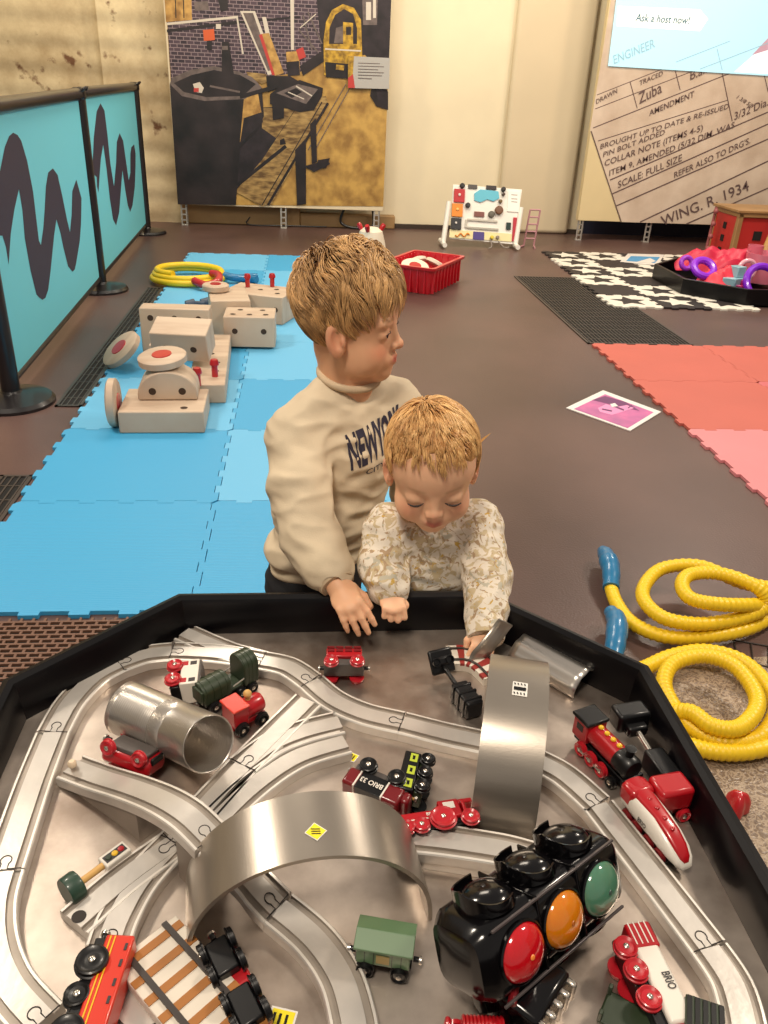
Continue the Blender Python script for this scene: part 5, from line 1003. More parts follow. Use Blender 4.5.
# ================================================================== people
class SDF:
    def __init__(s, lo, hi, h, zfine=None, hc=.006):
        s.ax = [np.arange(lo[i], hi[i], h, dtype=np.float32) for i in range(3)]
        if zfine is not None: s.ax[2] = np.concatenate([np.arange(lo[2], zfine, hc), np.arange(zfine, hi[2], h)]).astype(np.float32)
        s.F = np.full([len(a) for a in s.ax], .05, np.float32)
    def _sl(s, lo, hi):
        r = []
        for i in range(3):
            a = np.searchsorted(s.ax[i], lo[i]); b = np.searchsorted(s.ax[i], hi[i]); r.append(slice(max(0, a), max(a, b)))
        return tuple(r)
    def op(s, lo, hi, fn, k, sub=False):
        pad = k + .012 if not sub else k + .004
        sl = s._sl(np.array(lo) - pad, np.array(hi) + pad)
        if any(q.stop <= q.start for q in sl): return s
        X = s.ax[0][sl[0]][:, None, None]; Y = s.ax[1][sl[1]][None, :, None]; Z = s.ax[2][sl[2]][None, None, :]
        d = fn(X, Y, Z).astype(np.float32); A = s.F[sl]
        if sub: d = -d; h = np.clip(.5 - .5 * (d - A) / k, 0, 1); s.F[sl] = A * h + d * (1 - h) + k * h * (1 - h)
        else: h = np.clip(.5 + .5 * (A - d) / k, 0, 1); s.F[sl] = A * (1 - h) + d * h - k * h * (1 - h)
        return s
    def cap(s, a, b, ra, rb=None, k=.01, sub=False):
        a = np.array(a, float); b = np.array(b, float); rb = ra if rb is None else rb; R = max(ra, rb); ab = b - a; L2 = max(1e-12, ab.dot(ab))
        def fn(X, Y, Z):
            px, py, pz = X - a[0], Y - a[1], Z - a[2]; t = np.clip((px * ab[0] + py * ab[1] + pz * ab[2]) / L2, 0, 1)
            return np.sqrt((px - t * ab[0]) ** 2 + (py - t * ab[1]) ** 2 + (pz - t * ab[2]) ** 2) - (ra + t * (rb - ra))
        return s.op(np.minimum(a, b) - R, np.maximum(a, b) + R, fn, k, sub)
    def ell(s, c, r, M=None, k=.01, sub=False):
        """ellipsoid; M 3x3 whose columns are its axes in world"""
        c = np.array(c, float); r = np.array(r, float); M = np.eye(3) if M is None else np.array(M); R = r.max()
        ext = np.sqrt(((M * r) ** 2).sum(1))
        def fn(X, Y, Z):
            px, py, pz = X - c[0], Y - c[1], Z - c[2]
            q = [M[0, i] * px + M[1, i] * py + M[2, i] * pz for i in range(3)]
            k0 = np.sqrt(sum((q[i] / r[i]) ** 2 for i in range(3))); k1 = np.sqrt(sum((q[i] / r[i] ** 2) ** 2 for i in range(3)))
            return k0 * (k0 - 1) / np.maximum(k1, 1e-6)
        return s.op(c - ext, c + ext, fn, k, sub)
    def mesh(s):
        F = s.F; S_ = F < 0; nx, ny, nz = F.shape
        c = [S_[i:nx-1+i, j:ny-1+j, k:nz-1+k] for i in (0, 1) for j in (0, 1) for k in (0, 1)]
        al = c[0].copy(); an = c[0].copy()
        for q in c[1:]: al &= q; an |= q
        act = an & ~al; I, J, K = np.nonzero(act); idx = np.full(act.shape, -1, np.int32); idx[I, J, K] = np.arange(len(I))
        acc = np.zeros((len(I), 3)); cnt = np.zeros(len(I)); offs = [(i, j, k) for i in (0, 1) for j in (0, 1) for k in (0, 1)]
        ax = s.ax
        for a in offs:
            for d in range(3):
                if a[d]: continue
                b = list(a); b[d] = 1
                fa = F[I + a[0], J + a[1], K + a[2]]; fb = F[I + b[0], J + b[1], K + b[2]]; m = (fa < 0) != (fb < 0); t = np.where(m, fa / np.where(fa == fb, 1, fa - fb), 0)
                pa = np.stack([ax[0][I + a[0]], ax[1][J + a[1]], ax[2][K + a[2]]], 1); pb = np.stack([ax[0][I + b[0]], ax[1][J + b[1]], ax[2][K + b[2]]], 1)
                acc += (pa + (pb - pa) * t[:, None]) * m[:, None]; cnt += m
        V = acc / cnt[:, None]; faces = []
        for d in range(3):
            e = [slice(1, -1)] * 3; e[d] = slice(0, -1); e1 = list(e); e1[d] = slice(1, None)
            A = S_[tuple(e)]; B_ = S_[tuple(e1)]; x, y, z = np.nonzero(A != B_); fl = A[x, y, z]
            o = [1, 1, 1]; o[d] = 0; x, y, z = x + o[0], y + o[1], z + o[2]
            u, v = [(1, 2), (2, 0), (0, 1)][d]
            def g(du, dv):
                q = [x.copy(), y.copy(), z.copy()]; q[u] -= du; q[v] -= dv; return idx[q[0], q[1], q[2]]
            Q_ = np.stack([g(1, 1), g(0, 1), g(0, 0), g(1, 0)], 1); Q_[~fl] = Q_[~fl][:, ::-1]; faces.append(Q_)
        Fc = np.concatenate(faces); Fc = Fc[(Fc >= 0).all(1)]; return V, Fc
def np_mesh(name, V, Fc, m, parent, tint=None, disp=None):
    """mesh from arrays, kept as one surface"""
    me = bpy.data.meshes.new(name); off = np.array(RMAT[parent.name].translation) if parent is not None else 0
    V2 = V - off
    me.vertices.add(len(V2)); me.vertices.foreach_set('co', V2.astype(np.float32).ravel()); me.loops.add(Fc.size); me.loops.foreach_set('vertex_index', Fc.astype(np.int32).ravel())
    me.polygons.add(len(Fc)); me.polygons.foreach_set('loop_start', np.arange(0, Fc.size, 4, dtype=np.int32)); me.polygons.foreach_set('loop_total', np.full(len(Fc), 4, np.int32)); me.update(calc_edges=True); me.validate()
    me.polygons.foreach_set('use_smooth', [True] * len(me.polygons)); me.materials.append(m)
    if tint is not None:
        ca = me.color_attributes.new('tint', 'FLOAT_COLOR', 'POINT'); ca.data.foreach_set('color', np.concatenate([tint, np.ones((len(tint), 1))], 1).astype(np.float32).ravel())
    o = bpy.data.objects.new(name, me); COL.objects.link(o); o.parent = parent; return o
def relax(V, Fc, n=2, lam=.5):
    a = np.concatenate([Fc[:, [0, 1]], Fc[:, [1, 2]], Fc[:, [2, 3]], Fc[:, [3, 0]]]); a = np.concatenate([a, a[:, ::-1]])
    cnt = np.bincount(a[:, 0], minlength=len(V))[:, None]
    for _ in range(n):
        s_ = np.stack([np.bincount(a[:, 0], V[a[:, 1], i], len(V)) for i in range(3)], 1); V = V + lam * (s_ / np.maximum(cnt, 1) - V)
    return V
def normals(V, Fc):
    n = np.cross(V[Fc[:, 2]] - V[Fc[:, 0]], V[Fc[:, 3]] - V[Fc[:, 1]]); N_ = np.zeros_like(V)
    for i in range(4): np.add.at(N_, Fc[:, i], n)
    return N_ / np.maximum(np.linalg.norm(N_, axis=1)[:, None], 1e-12)
class Frame:
    def __init__(s, o, yaw, pitch=0, roll=0, sc=(1, 1, 1)):
        s.o = np.array(o, float); s.R = np.array((Matrix.Rotation(yaw, 3, 'Z') @ Matrix.Rotation(pitch, 3, 'Y') @ Matrix.Rotation(roll, 3, 'X'))); s.s = np.array(sc, float)
    def __call__(s, x, y, z): return s.o + s.R @ (np.array([x, y, z]) * s.s)
    def inv(s, V): return ((V - s.o) @ s.R) / s.s
def head(S_, f, baby=False, neck=None):
    k = f.s.mean(); E = lambda c, r, kk=.012, sub=False, rot=None: S_.ell(f(*c), np.array(r) * f.s, f.R if rot is None else f.R @ np.array(rot), kk * k, sub)
    Cp = lambda a, b, ra, rb=None, kk=.006, sub=False: S_.cap(f(*a), f(*b), ra * k, (rb if rb is not None else ra) * k, kk * k, sub)
    ry = lambda a: Matrix.Rotation(a, 3, 'Y'); rz_ = lambda a: Matrix.Rotation(a, 3, 'Z')
    E((-.010, 0, .026), (.083, .067, .068)); E((.012, 0, .012), (.060, .061, .058), .02)
    E((.026, 0, -.030), (.046, .048, .056), .02); E((.047 if baby else .051, 0, -.074), (.021, .023, .018), .016)
    for s_ in (-1, 1):
        E((.040, s_ * .030, -.045), (.027 if baby else .023, .025 if baby else .018, .025), .014)      # cheeks
        E((.018, s_ * (.040 if baby else .038), -.048), (.03, .016, .028), .018)                                            # jaw
        E((.078, s_ * .029, -.010), (.012, .015, .0095), .012, True)                                   # eye hollow
        E((.0600 if baby else .0612, s_ * .0285, -.011), (.0112, .0130, .0098), .009 if baby else .005)
        if not baby: E((.0745, s_ * .0285, -.0118), (.0065, .0105, .0032), .001, True)
        if not baby: E((.064, s_ * .030, .007), (.008, .015, .005), .014)                                           # brow
    Cp((.068, 0, -.006), (.077 if baby else .080, 0, -.030), .0062, .0075 if baby else .0082, .008); E((.079 if baby else .083, 0, -.0315), (.0078, .0082, .0070), .005)
    for s_ in (-1, 1):
        E((.0765, s_ * .0085, -.0335), (.0065, .0055, .0055), .003); E((.079, s_ * .0048, -.0395), (.0028, .0022, .002), .0015, True)
    E((.064, 0, -.053), (.012, .021, .014), .012)
    Cp((.0735, .0115, -.0520), (.0765, .0, -.0495), .0026, .0036, .004); Cp((.0735, -.0115, -.0520), (.0765, .0, -.0495), .0026, .0036, .004)
    Cp((.0722, .0100, -.0570), (.0748, 0, -.0582), .003, .0042, .004); Cp((.0722, -.0100, -.0570), (.0748, 0, -.0582), .003, .0042, .004)
    E((.086, 0, -.0537), (.006, .0125, .0011), .0015, True)
    for s_ in (-1, 1):
        rot = np.array(rz_(s_ * -.35)) @ np.array(ry(-.2))
        E((-.006, s_ * .069, -.016), (.0165, .0065, .026), .005, rot=rot); E((-.001, s_ * .0765, -.013), (.0100, .0085, .0175), .002, True, rot=rot); E((.0065, s_ * .0685, -.018), (.004, .004, .007), .003, rot=rot)
    if neck is not None: S_.cap(f(-.022, 0, -.045), neck, .040 * k, .042 * k, .02 * k)
SKIN = np.array(hexc('#e0ad88')[:3]); SKB = np.array(hexc('#eab894')[:3]); LIP = np.array(hexc('#b9554c')[:3]); BLUSH = np.array(hexc('#cf7358')[:3]); BROW = np.array(hexc('#9a6b42')[:3])
def face_tint(V, f, base, brow=.5):
    q = f.inv(V); T_ = np.repeat(base[None], len(V), 0); g = lambda c, r: np.exp(-((((q - np.array(c)) / np.array(r)) ** 2).sum(1)))
    def mix(T_, c, w): w = np.clip(w, 0, 1)[:, None]; return T_ * (1 - w) + c * w
    for s_ in (-1, 1):
        T_ = mix(T_, BLUSH, .55 * g((.055, s_ * .036, -.036), (.02, .016, .014))); T_ = mix(T_, BLUSH, .5 * g((-.002, s_ * .076, -.015), (.02, .01, .03)))
        w = np.exp(-(((q[:, 2] - (.0105 - 6 * (np.abs(q[:, 1]) - .03) ** 2)) / .0030) ** 2)) * (q[:, 0] > .04) * np.clip((np.abs(q[:, 1]) - .012) / .005, 0, 1) * np.clip((.044 - np.abs(q[:, 1])) / .006, 0, 1) * (q[:, 1] * s_ > 0); T_ = mix(T_, BROW, brow * w)
    T_ = mix(T_, BLUSH, .35 * g((.088, 0, -.033), (.01, .012, .01)))
    w = .85 * np.exp(-((q[:, 1] / .0135) ** 4) - (((q[:, 2] + .0538) / .0066) ** 4)) * (q[:, 0] > .070); T_ = mix(T_, LIP, w); return T_
def hand(S_, wrist, fwd, back, k, curls, thumb, side, spread=.10, kk=.003):
    """side +1: thumb towards cross(back, fwd)"""
    x = Vector(fwd).normalized(); z = Vector(back); z = (z - x * z.dot(x)).normalized(); y = z.cross(x) * side; w = Vector(wrist); g = lambda a, b, c: w + (x * a + y * b + z * c) * k
    Mx_ = np.array([x[:], (y)[:], z[:]]).T
    S_.ell(g(.036, 0, 0), np.array((.040, .034, .0135)) * k, Mx_, .008); S_.cap(w, g(.02, 0, 0), .020 * k, .019 * k, .01)
    tips = []
    for i, (yy, L_, r_) in enumerate(((.025, .062, .0088), (.0085, .069, .0092), (-.0085, .064, .0088), (-.0245, .050, .0078))):
        p = g(.062 - abs(yy - .005) * .2, yy, .001); a = 0; dl = spread * (yy / .025); d0 = (x + y * dl * 1.2).normalized()
        for j, fr in enumerate((.46, .30, .24)):
            a += math.radians(curls[i][j]); d = d0 * math.cos(a) - z * math.sin(a); e = p + d * (L_ * fr * k); S_.cap(p, e, r_ * k * (1 - .09 * j), r_ * k * (1 - .09 * (j + 1)), kk if j == 0 else .002); p = e
        tips.append(p)
    p = g(.012, .024, -.004); S_.cap(g(.01, .012, -.004), p, .014 * k, .0125 * k, .006)
    for j, (dx, dy, dz) in enumerate(thumb):
        d = (x * dx + y * dy + z * dz).normalized(); e = p + d * ((.032, .026)[j] * k); S_.cap(p, e, (.0112, .0098)[j] * k, (.0098, .0085)[j] * k, .003); p = e
    return tips
def fold(V, N_, amp, sc, axis=None, seed=0, keep=None):
    out = V.copy()
    for i, p in enumerate(V):
        q = Vector((p[0] * sc[0] + seed, p[1] * sc[1], p[2] * sc[2])); n = mnoise.noise(q) ; n2 = mnoise.noise(q * 2.3 + Vector((5, 1, 2)))
        d = amp * ((1 - abs(n) * 2.6) * .8 + .4 * n2); w = 1 if keep is None else keep[i]; out[i] = p + N_[i] * d * w
    return out
def hair(parent, f, c, rad, keep, crown, n, Lf, cols, seed, lift, name='hair', w0=.0013, droop=.25, swirl=.5, nseg=9):
    rd = random.Random(seed); mb_v = []; mb_f = []; tint = []; c = Vector(c); rad = Vector(rad); crown = Vector(crown)
    def onto(p, l): q = Vector(((p.x - c.x) / rad.x, (p.y - c.y) / rad.y, (p.z - c.z) / rad.z)); q.normalize(); nrm = Vector((q.x / rad.x, q.y / rad.y, q.z / rad.z)).normalized(); return Vector((c.x + q.x * rad.x, c.y + q.y * rad.y, c.z + q.z * rad.z)) + nrm * l, nrm
    made = 0; tries = 0
    while made < n and tries < n * 20:
        tries += 1
        if tries % 7 == 1: d = Vector((rd.gauss(0, 1), rd.gauss(0, 1), rd.gauss(0, 1))).normalized(); jit = 0; cl = rd.random(); cs = rd.uniform(-1, 1); cL = rd.uniform(.7, 1.15); tone = rd.random()
        p = Vector((c.x + d.x * rad.x, c.y + d.y * rad.y, c.z + d.z * rad.z)) + Vector((rd.gauss(0, .0028), rd.gauss(0, .0028), rd.gauss(0, .0028)))
        p, nr = onto(p, 0)
        if not keep(p): continue
        made += 1; L_ = Lf(p) * cL * rd.uniform(.85, 1.1); st = L_ / nseg; pts = []; lf = lift(p) * (.7 + .6 * cl)
        for i in range(nseg + 1):
            t = i / nseg; pts.append(p.copy()); fl = p - crown; fl = fl - nr * fl.dot(nr)
            if fl.length < 1e-5: fl = Vector((1, 0, 0))
            fl.normalize(); nz = mnoise.noise(p * 28 + Vector((seed, 0, 0))) * swirl + cs * .22; side = nr.cross(fl); dr = (fl + side * nz + Vector((0, 0, -droop * t))).normalized()
            l_ = lf * math.sin(min(1, t * 1.6) * PI / 2) * (1 - .35 * t) + .001; q = p + dr * st; p, nr = onto(q, l_)
        u = [Vector(f(*a)) for a in pts]; o = len(mb_v)
        for i, a in enumerate(u):
            t = i / nseg; r_ = w0 * (1 - t) ** .6 * (.75 + .5 * rd.random() * 0 + .25) + .00015; tg = (u[min(nseg, i+1)] - u[max(0, i-1)]).normalized(); up = (a - Vector(f(*c))).normalized(); s_ = tg.cross(up).normalized(); up2 = s_.cross(tg)
            for k in range(3): an = 2 * PI * k / 3; mb_v.append(a + s_ * (r_ * math.cos(an)) + up2 * (r_ * math.sin(an)))
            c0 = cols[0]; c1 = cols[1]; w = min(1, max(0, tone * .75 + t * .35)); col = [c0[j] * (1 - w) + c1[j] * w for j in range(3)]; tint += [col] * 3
        for i in range(nseg):
            for k in range(3): mb_f.append((o + i*3 + k, o + i*3 + (k+1) % 3, o + (i+1)*3 + (k+1) % 3, o + (i+1)*3 + k))
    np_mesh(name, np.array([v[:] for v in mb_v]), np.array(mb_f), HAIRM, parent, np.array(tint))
skinm = attr_mat('skin', rough=.5, sss=.12, bump=.05, bscale=400, bdist=.0003, spec=.35); HAIRM = attr_mat('hair_strands', rough=.42, spec=.35)
eyem = attr_mat('eye_gloss', rough=.1)
def eyeball(parent, f, s_, look, col):
    c = f(.0606, s_ * .0285, -.0115); R_ = .0112 * f.s[0]; mb = MB(); mb.ball(c, R_, 32); V = np.array([v[:] for v in mb.v]); L_ = f.R @ _n(look); q = (V - c) / R_; d = q @ L_
    T_ = np.where((d > .93)[:, None], np.array([.01, .008, .008]), np.where((d > .80)[:, None], np.array(hexc(col)[:3]), np.array([.75, .7, .66]))); fc = np.array([g_ for g_ in mb.f]); np_mesh('eye', V, fc, eyem, parent, T_)
def lash(parent, f, s_, dz=0.0, w=.0125, r_=.0007, x=.0745, drop=.0022, m='#3a241a'):
    pts = [Vector(f(x - 2.2 * (t * w) ** 2 * 12 - .0, s_ * (.0285 + t * w), -.0125 + dz - drop * (1 - t * t))) for t in [i / 8 - 1 for i in range(17)]]
    build('eyelashes', MB().tube(pts, [r_ * (.4 + .6 * math.sin(PI * min(1, max(0, i / 16)))) for i in range(17)], 6), mat('lash' + m[1:], m, .6), parent, world=True)
def cap_hair(parent, f, c, r, k, cuts, col, lo, hi, h=.003, name='hair_base'):
    S_ = SDF(lo, hi, h); S_.ell(f(*c), np.array(r) * f.s, f.R, .004)
    for a, rr_ in cuts: S_.ell(f(*a), np.array(rr_) * f.s, f.R, .006, True)
    V, Fc = S_.mesh(); V = relax(V, Fc, 1); np_mesh(name, V, Fc, mat('hair_base' + col[1:], col, .6), parent)
# ------------------------------------------------------------------ the boy
def PYv(x, y, d): return Vector(PY(x, y, d))
boy = thing('person', 'boy with short blond hair in a cream NEWYORK sweatshirt, looking right', 'person', (.04, 1.17, 0))
fB = Frame(PYv(351.5, 318, 1.18), math.radians(-18), math.radians(0), math.radians(2), (.875, .95, .99))
chest = np.array((.066, 1.185, .665)); ax_ = np.array((.82, .57, 0)); fw = np.array((.57, -.82, 0)); Mc = np.array([ax_, -fw, (0, 0, 1)]).T
RS = Vector((-.012, 1.13, .712)); LS = Vector((.142, 1.236, .722)); RE = PYv(310, 535, 1.02); RWr = PYv(338, 585, .94)
LE = Vector((.185, 1.25, .60)); LW = Vector((.18, 1.205, .51)); hip = np.array((.015, 1.17, .44))
neckb = (.064, 1.190, .790)
B_ = SDF((-.11, .84, -.005), (.25, 1.33, 1.0), .0021, zfine=.485, hc=.006)
B_.ell(chest, (.075, .055, .08), Mc, .02); B_.ell((.03, 1.17, .56), (.068, .055, .08), Mc, .03); B_.ell(hip, (.07, .058, .06), Mc, .03)
B_.cap(chest + np.array((0, 0, .03)), neckb, .045, .036, .03)
for s_, sh, el, wr in ((1, RS, RE, RWr), (-1, LS, LE, LW)):
    B_.cap(chest + (ax_ * -.05 if s_ > 0 else ax_ * .05) + np.array((0, 0, .045)), sh, .034, .03, .02); B_.cap(sh, el, .029, .024, .012); B_.cap(el, wr, .024, .0175, .01)
feetB = []
for s_ in (-1, 1):
    h0 = hip + ax_ * s_ * .034; kn = np.array((h0[0] - .005, h0[1] - .012, .235)); an_ = np.array((h0[0] - .01, h0[1] + .01, .055)); B_.cap(h0, kn, .048, .034, .02); B_.cap(kn, an_, .034, .023, .02); B_.cap(an_ + np.array((0, 0, -.02)), an_ + fw * .07 + np.array((0, 0, -.032)), .024, .019, .015); feetB.append((kn, an_, h0))
head(B_, fB, neck=neckb)
kn1 = PYv(350, 606, .902)
tB = hand(B_, RWr + (kn1 - RWr) * .15, (kn1 - RWr), Vector((-.12, -.6, .75)), .62, [(34, 14, 8), (38, 14, 8), (38, 16, 8), (36, 18, 10)], [(.8, .5, -.6), (.95, .1, -.6)], 1, spread=.10)
hand(B_, LW, Vector((0, -.05, -1)), Vector((1, 0, 0)), .62, [(15, 20, 15)] * 4, [(.8, .5, -.3), (.95, .1, -.2)], 1)
V, Fc = B_.mesh(); V = relax(V, Fc, 1, .4)
np_mesh('body', V, Fc, skinm, boy, face_tint(V, fB, SKIN, .55))
for s_ in (-1, 1): eyeball(boy, fB, s_, fB.R @ np.array((1, -.05, -.12)), '#4a2f1c'); lash(boy, fB, s_, .0032, r_=.0009, x=.0742, drop=-.0016)
# eye slit glints
# sweatshirt
shirt_m = mat('cream_fleece', '#d3c2a6', .85, var=.07, vscale=30, bump=.5, bscale=500, bdist=.0006)
W_ = SDF((-.12, .93, .40), (.27, 1.34, .80), .0026)
W_.ell(chest, (.100, .072, .088), Mc, .02); W_.ell((.036, 1.172, .575), (.094, .074, .085), Mc, .03); W_.ell((.016, 1.167, .505), (.088, .072, .045), Mc, .02); W_.ell((.012, 1.167, .478), (.080, .066, .022), Mc, .006)
for s_, sh, el, wr in ((1, RS, RE, RWr), (-1, LS, LE, LW)):
    W_.cap(np.array(neckb) + (ax_ * -.03 if s_ > 0 else ax_ * .03) + np.array((0, 0, -.040)), sh, .044, .044, .03)
    mid = sh.lerp(el, .5) + Vector((-.006 if s_ > 0 else 0, -.004, 0)); W_.cap(sh, mid, .044, .044, .015); W_.cap(mid, el, .044, .041, .015); W_.cap(el, el.lerp(wr, .62), .041, .036, .012); W_.cap(el.lerp(wr, .7), el.lerp(wr, .80), .030, .028, .008)
W_.cap(np.array(neckb) + (0, 0, .004), (np.array(neckb) + np.array((.006, -.01, .09))), .041, .05, .006, True)
V, Fc = W_.mesh(); V = relax(V, Fc, 2); N_ = normals(V, Fc)
V = fold(V, N_, .0044, (17, 17, 38), seed=2); V = relax(V, Fc, 4); SH = np_mesh('sweatshirt', V, Fc, shirt_m, boy)
bvh = BVHTree.FromPolygons([tuple(v) for v in V], [tuple(int(i) for i in q) for q in Fc])
def ringp(nm, c, nrm, ra, rb, thick, m, parent, n=40, hgt=1.6, wob=0):
    c = Vector(c); nrm = Vector(nrm).normalized(); u = nrm.orthogonal().normalized(); v = nrm.cross(u); mb = MB(); pts = [c + u * (ra * math.cos(2*PI*i/n)) + v * (rb * math.sin(2*PI*i/n)) for i in range(n)]
    mb.tube(pts, thick, 10, closed=True); return build(nm, mb, m, parent, world=True, smooth=60)
rib = mat('cream_ribbing', '#c4ae90', .9, bump=.8, bscale=300, bdist=.001, stretch=(1, 1, .2))
ringp('collar', np.array(neckb) + np.array((.002, -.005, .004)), (.10, -.22, 1), .0455, .0445, .0058, rib, boy)
def band(nm, a, b, ra, rb, m, parent): 
    a, b = Vector(a), Vector(b); d = b - a; build(nm, MB().tube([a, a + d * .12, a + d * .5, a + d * .9, b, b - d * .02], [ra * .9, ra, (ra + rb) / 2 * 1.04, rb, rb * .96, rb * .8], 28), m, parent, world=True, smooth=60)
band('cuff', RE.lerp(RWr, .74), RE.lerp(RWr, 1.0), .031, .0255, rib, boy); band('cuff', LE.lerp(LW, .74), LE.lerp(LW, .98), .03, .0245, rib, boy)
# lettering projected on the chest
navym = mat('lettering_navy', '#2b2638', .8)
def shirt_text(t, uv0, width, height, slope, nm, arcv=0, bold=.012):
    vs, fs = text_mesh(t, 0, bold); bm = bmesh.new(); vv = [bm.verts.new(v) for v in vs]
    for q in fs:
        try: bm.faces.new([vv[i] for i in q])
        except ValueError: pass
    bmesh.ops.triangulate(bm, faces=bm.faces); x1 = max(v.x for v in vs)
    for _ in range(2): bmesh.ops.subdivide_edges(bm, edges=[e for e in bm.edges if e.calc_length() * width / x1 > .006], cuts=1, use_grid_fill=False)
    bmesh.ops.triangulate(bm, faces=bm.faces); bm.verts.ensure_lookup_table(); out = []
    A_ = Vector(ax_); Fv = Vector(fw)
    for v in bm.verts:
        u = v.co.x / x1; w = v.co.y / .72; p = Vector(chest) + A_ * (uv0[0] + u * width) + Vector((0, 0, uv0[1] + w * height + slope * u * width)) + Fv * .2
        h_ = bvh.ray_cast(p, -Fv); q = (h_[0] + Fv * .0011) if h_[0] is not None else None; out.append(q)
    mb = MB(); ok = {i: j for j, i in enumerate([i for i, q in enumerate(out) if q is not None])}
    fs2 = [tuple(ok[v.index] for v in f_.verts) for f_ in bm.faces if all(v.index in ok for v in f_.verts)]
    mb.add([q for q in out if q is not None], fs2, 0); build(nm, mb, navym, boy, world=True, smooth=60); bm.free()
shirt_text('NEWYORK', (-.046, .006), .114, .050, .22, 'chest_lettering', bold=.035)
shirt_text('CITY EST.', (-.02, -.008), .07, .009, .22, 'small_lettering', bold=.01)
# trousers and shoes
den = mat('dark_trousers', '#17181d', .8, var=.3, vscale=30, bump=.3, bscale=300, bdist=.0006); shoe = mat('shoe_grey', '#3b3d44', .6)
Tr = SDF((-.13, 1.03, .03), (.2, 1.33, .53), .004); Tr.ell(hip + np.array((0, 0, .01)), (.078, .064, .062), Mc, .02)
for kn, an_, h0 in feetB: Tr.cap(h0, kn, .055, .043, .02); Tr.cap(kn, an_ + np.array((0, 0, .01)), .043, .036, .015)
V, Fc = Tr.mesh(); V = relax(V, Fc, 1); N_ = normals(V, Fc); V = fold(V, N_, .002, (18, 18, 40), seed=9); np_mesh('trousers', V, Fc, den, boy)
def shoes(parent, feet, fwd, k=1.0, m=shoe):
    for kn, an_, h0 in feet:
        S_ = SDF(an_ - np.array((.09, .11, .06)), an_ + np.array((.09, .09, .05)), .004); b0 = np.array((an_[0], an_[1], .028)); S_.cap(b0, b0 + fwd * .075 * k, .030 * k, .026 * k, .02); S_.cap(b0, an_ + np.array((0, 0, .005)), .030 * k, .031 * k, .015)
        S_.F = np.maximum(S_.F, (.002 - S_.ax[2])[None, None, :].astype(np.float32)); V, Fc = S_.mesh(); np_mesh('shoe', relax(V, Fc, 1), Fc, m, parent)
shoes(boy, feetB, fw)
# hair of the boy
cB = (-.010, 0, .028); rB = (.089, .073, .074)
def keepB(p):
    x, y, z = p
    if x > .035: return z > .058
    if x > .012: return z > .022
    if x > -.028: return z > .008
    return z > -.068
bb0 = fB.o - .13; bb1 = fB.o + .13
cap_hair(boy, fB, cB, (.087, .071, .072), .004, [((.075, 0, -.045), (.058, .09, .083)), ((.0, 0, -.085), (.05, .10, .075)), ((-.02, 0, -.11), (.1, .1, .045)), ((.004, .075, -.02), (.022, .022, .03)), ((.004, -.075, -.02), (.022, .022, .03))], '#6b4526', bb0, bb1)
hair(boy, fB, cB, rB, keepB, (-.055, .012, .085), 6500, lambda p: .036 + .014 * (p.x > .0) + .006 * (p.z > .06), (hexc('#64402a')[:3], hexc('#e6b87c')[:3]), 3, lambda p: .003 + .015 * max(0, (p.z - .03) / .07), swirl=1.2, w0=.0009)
# ------------------------------------------------------------------ the toddler
tod = thing('person', 'toddler with fine golden hair in a patterned cream top, looking down at the trains', 'person', (.19, 1.04, 0))
fT = Frame(PYv(432, 466, .975), math.radians(-93), math.radians(17), math.radians(3), (.83, .855, .865))
tc_ = np.array((.182, 1.035, .552)); axT = np.array((1, .02, 0)); fT_fw = np.array((0, -1, 0)); MT = np.eye(3)
RS2 = PYv(390, 530, 1.01); RE2 = PYv(383, 566, .975); RW2 = PYv(390, 591, .93); LS2 = PYv(476, 526, 1.025); LE2 = PYv(487, 574, .965); LW2 = PYv(486, 630, .882)
nb2 = np.array((.178, 1.035, .624))
T2 = SDF((.05, .80, -.005), (.34, 1.16, .87), .0021, zfine=.485, hc=.006)
T2.ell(tc_, (.068, .05, .075), MT, .02); T2.ell(tc_ + (0, 0, -.09), (.066, .055, .07), MT, .03); T2.ell(tc_ + (0, 0, -.16), (.064, .055, .05), MT, .03); T2.cap(tc_ + (0, 0, .04), nb2, .04, .034, .03)
for sh, el, wr in ((RS2, RE2, RW2), (LS2, LE2, LW2)):
    T2.cap(tc_ + (0, 0, .045), sh, .03, .026, .02); T2.cap(sh, el, .026, .023, .012); T2.cap(el, wr, .023, .0175, .01)
feetT = []
for s_ in (-1, 1):
    h0 = tc_ + np.array((s_ * .032, 0, -.19)); kn = np.array((h0[0] + s_ * .004, h0[1] - .012, .19)); an_ = np.array((h0[0] + s_ * .004, h0[1] + .005, .05)); T2.cap(h0, kn, .042, .033, .02); T2.cap(kn, an_, .033, .022, .02); T2.cap(an_ + (0, 0, -.015), an_ + (0, -.06, -.028), .022, .018, .015); feetT.append((kn, an_, h0))
head(T2, fT, baby=True, neck=nb2)
hand(T2, RW2, PYv(393, 604, .91) - RW2 + Vector((0, -.004, 0)), Vector((0, -.45, 1)), .52, [(55, 75, 45), (58, 75, 45), (60, 75, 45), (62, 75, 45)], [(.9, .4, -.5), (.7, -.5, -.5)], 1, spread=.12, kk=.002)
lt = hand(T2, LW2, PYv(482, 650, .858) - LW2, Vector((.15, -.6, .8)), .52, [(35, 40, 25), (38, 42, 25), (40, 42, 25), (42, 45, 25)], [(.9, .5, -.5), (.9, -.2, -.6)], -1, spread=.12, kk=.002)
V, Fc = T2.mesh(); V = relax(V, Fc, 1, .4); np_mesh('body', V, Fc, skinm, tod, face_tint(V, fT, SKB, .3))
for s_ in (-1, 1): lash(tod, fT, s_, -.003, r_=.0016, x=.0738, m='#24140e')
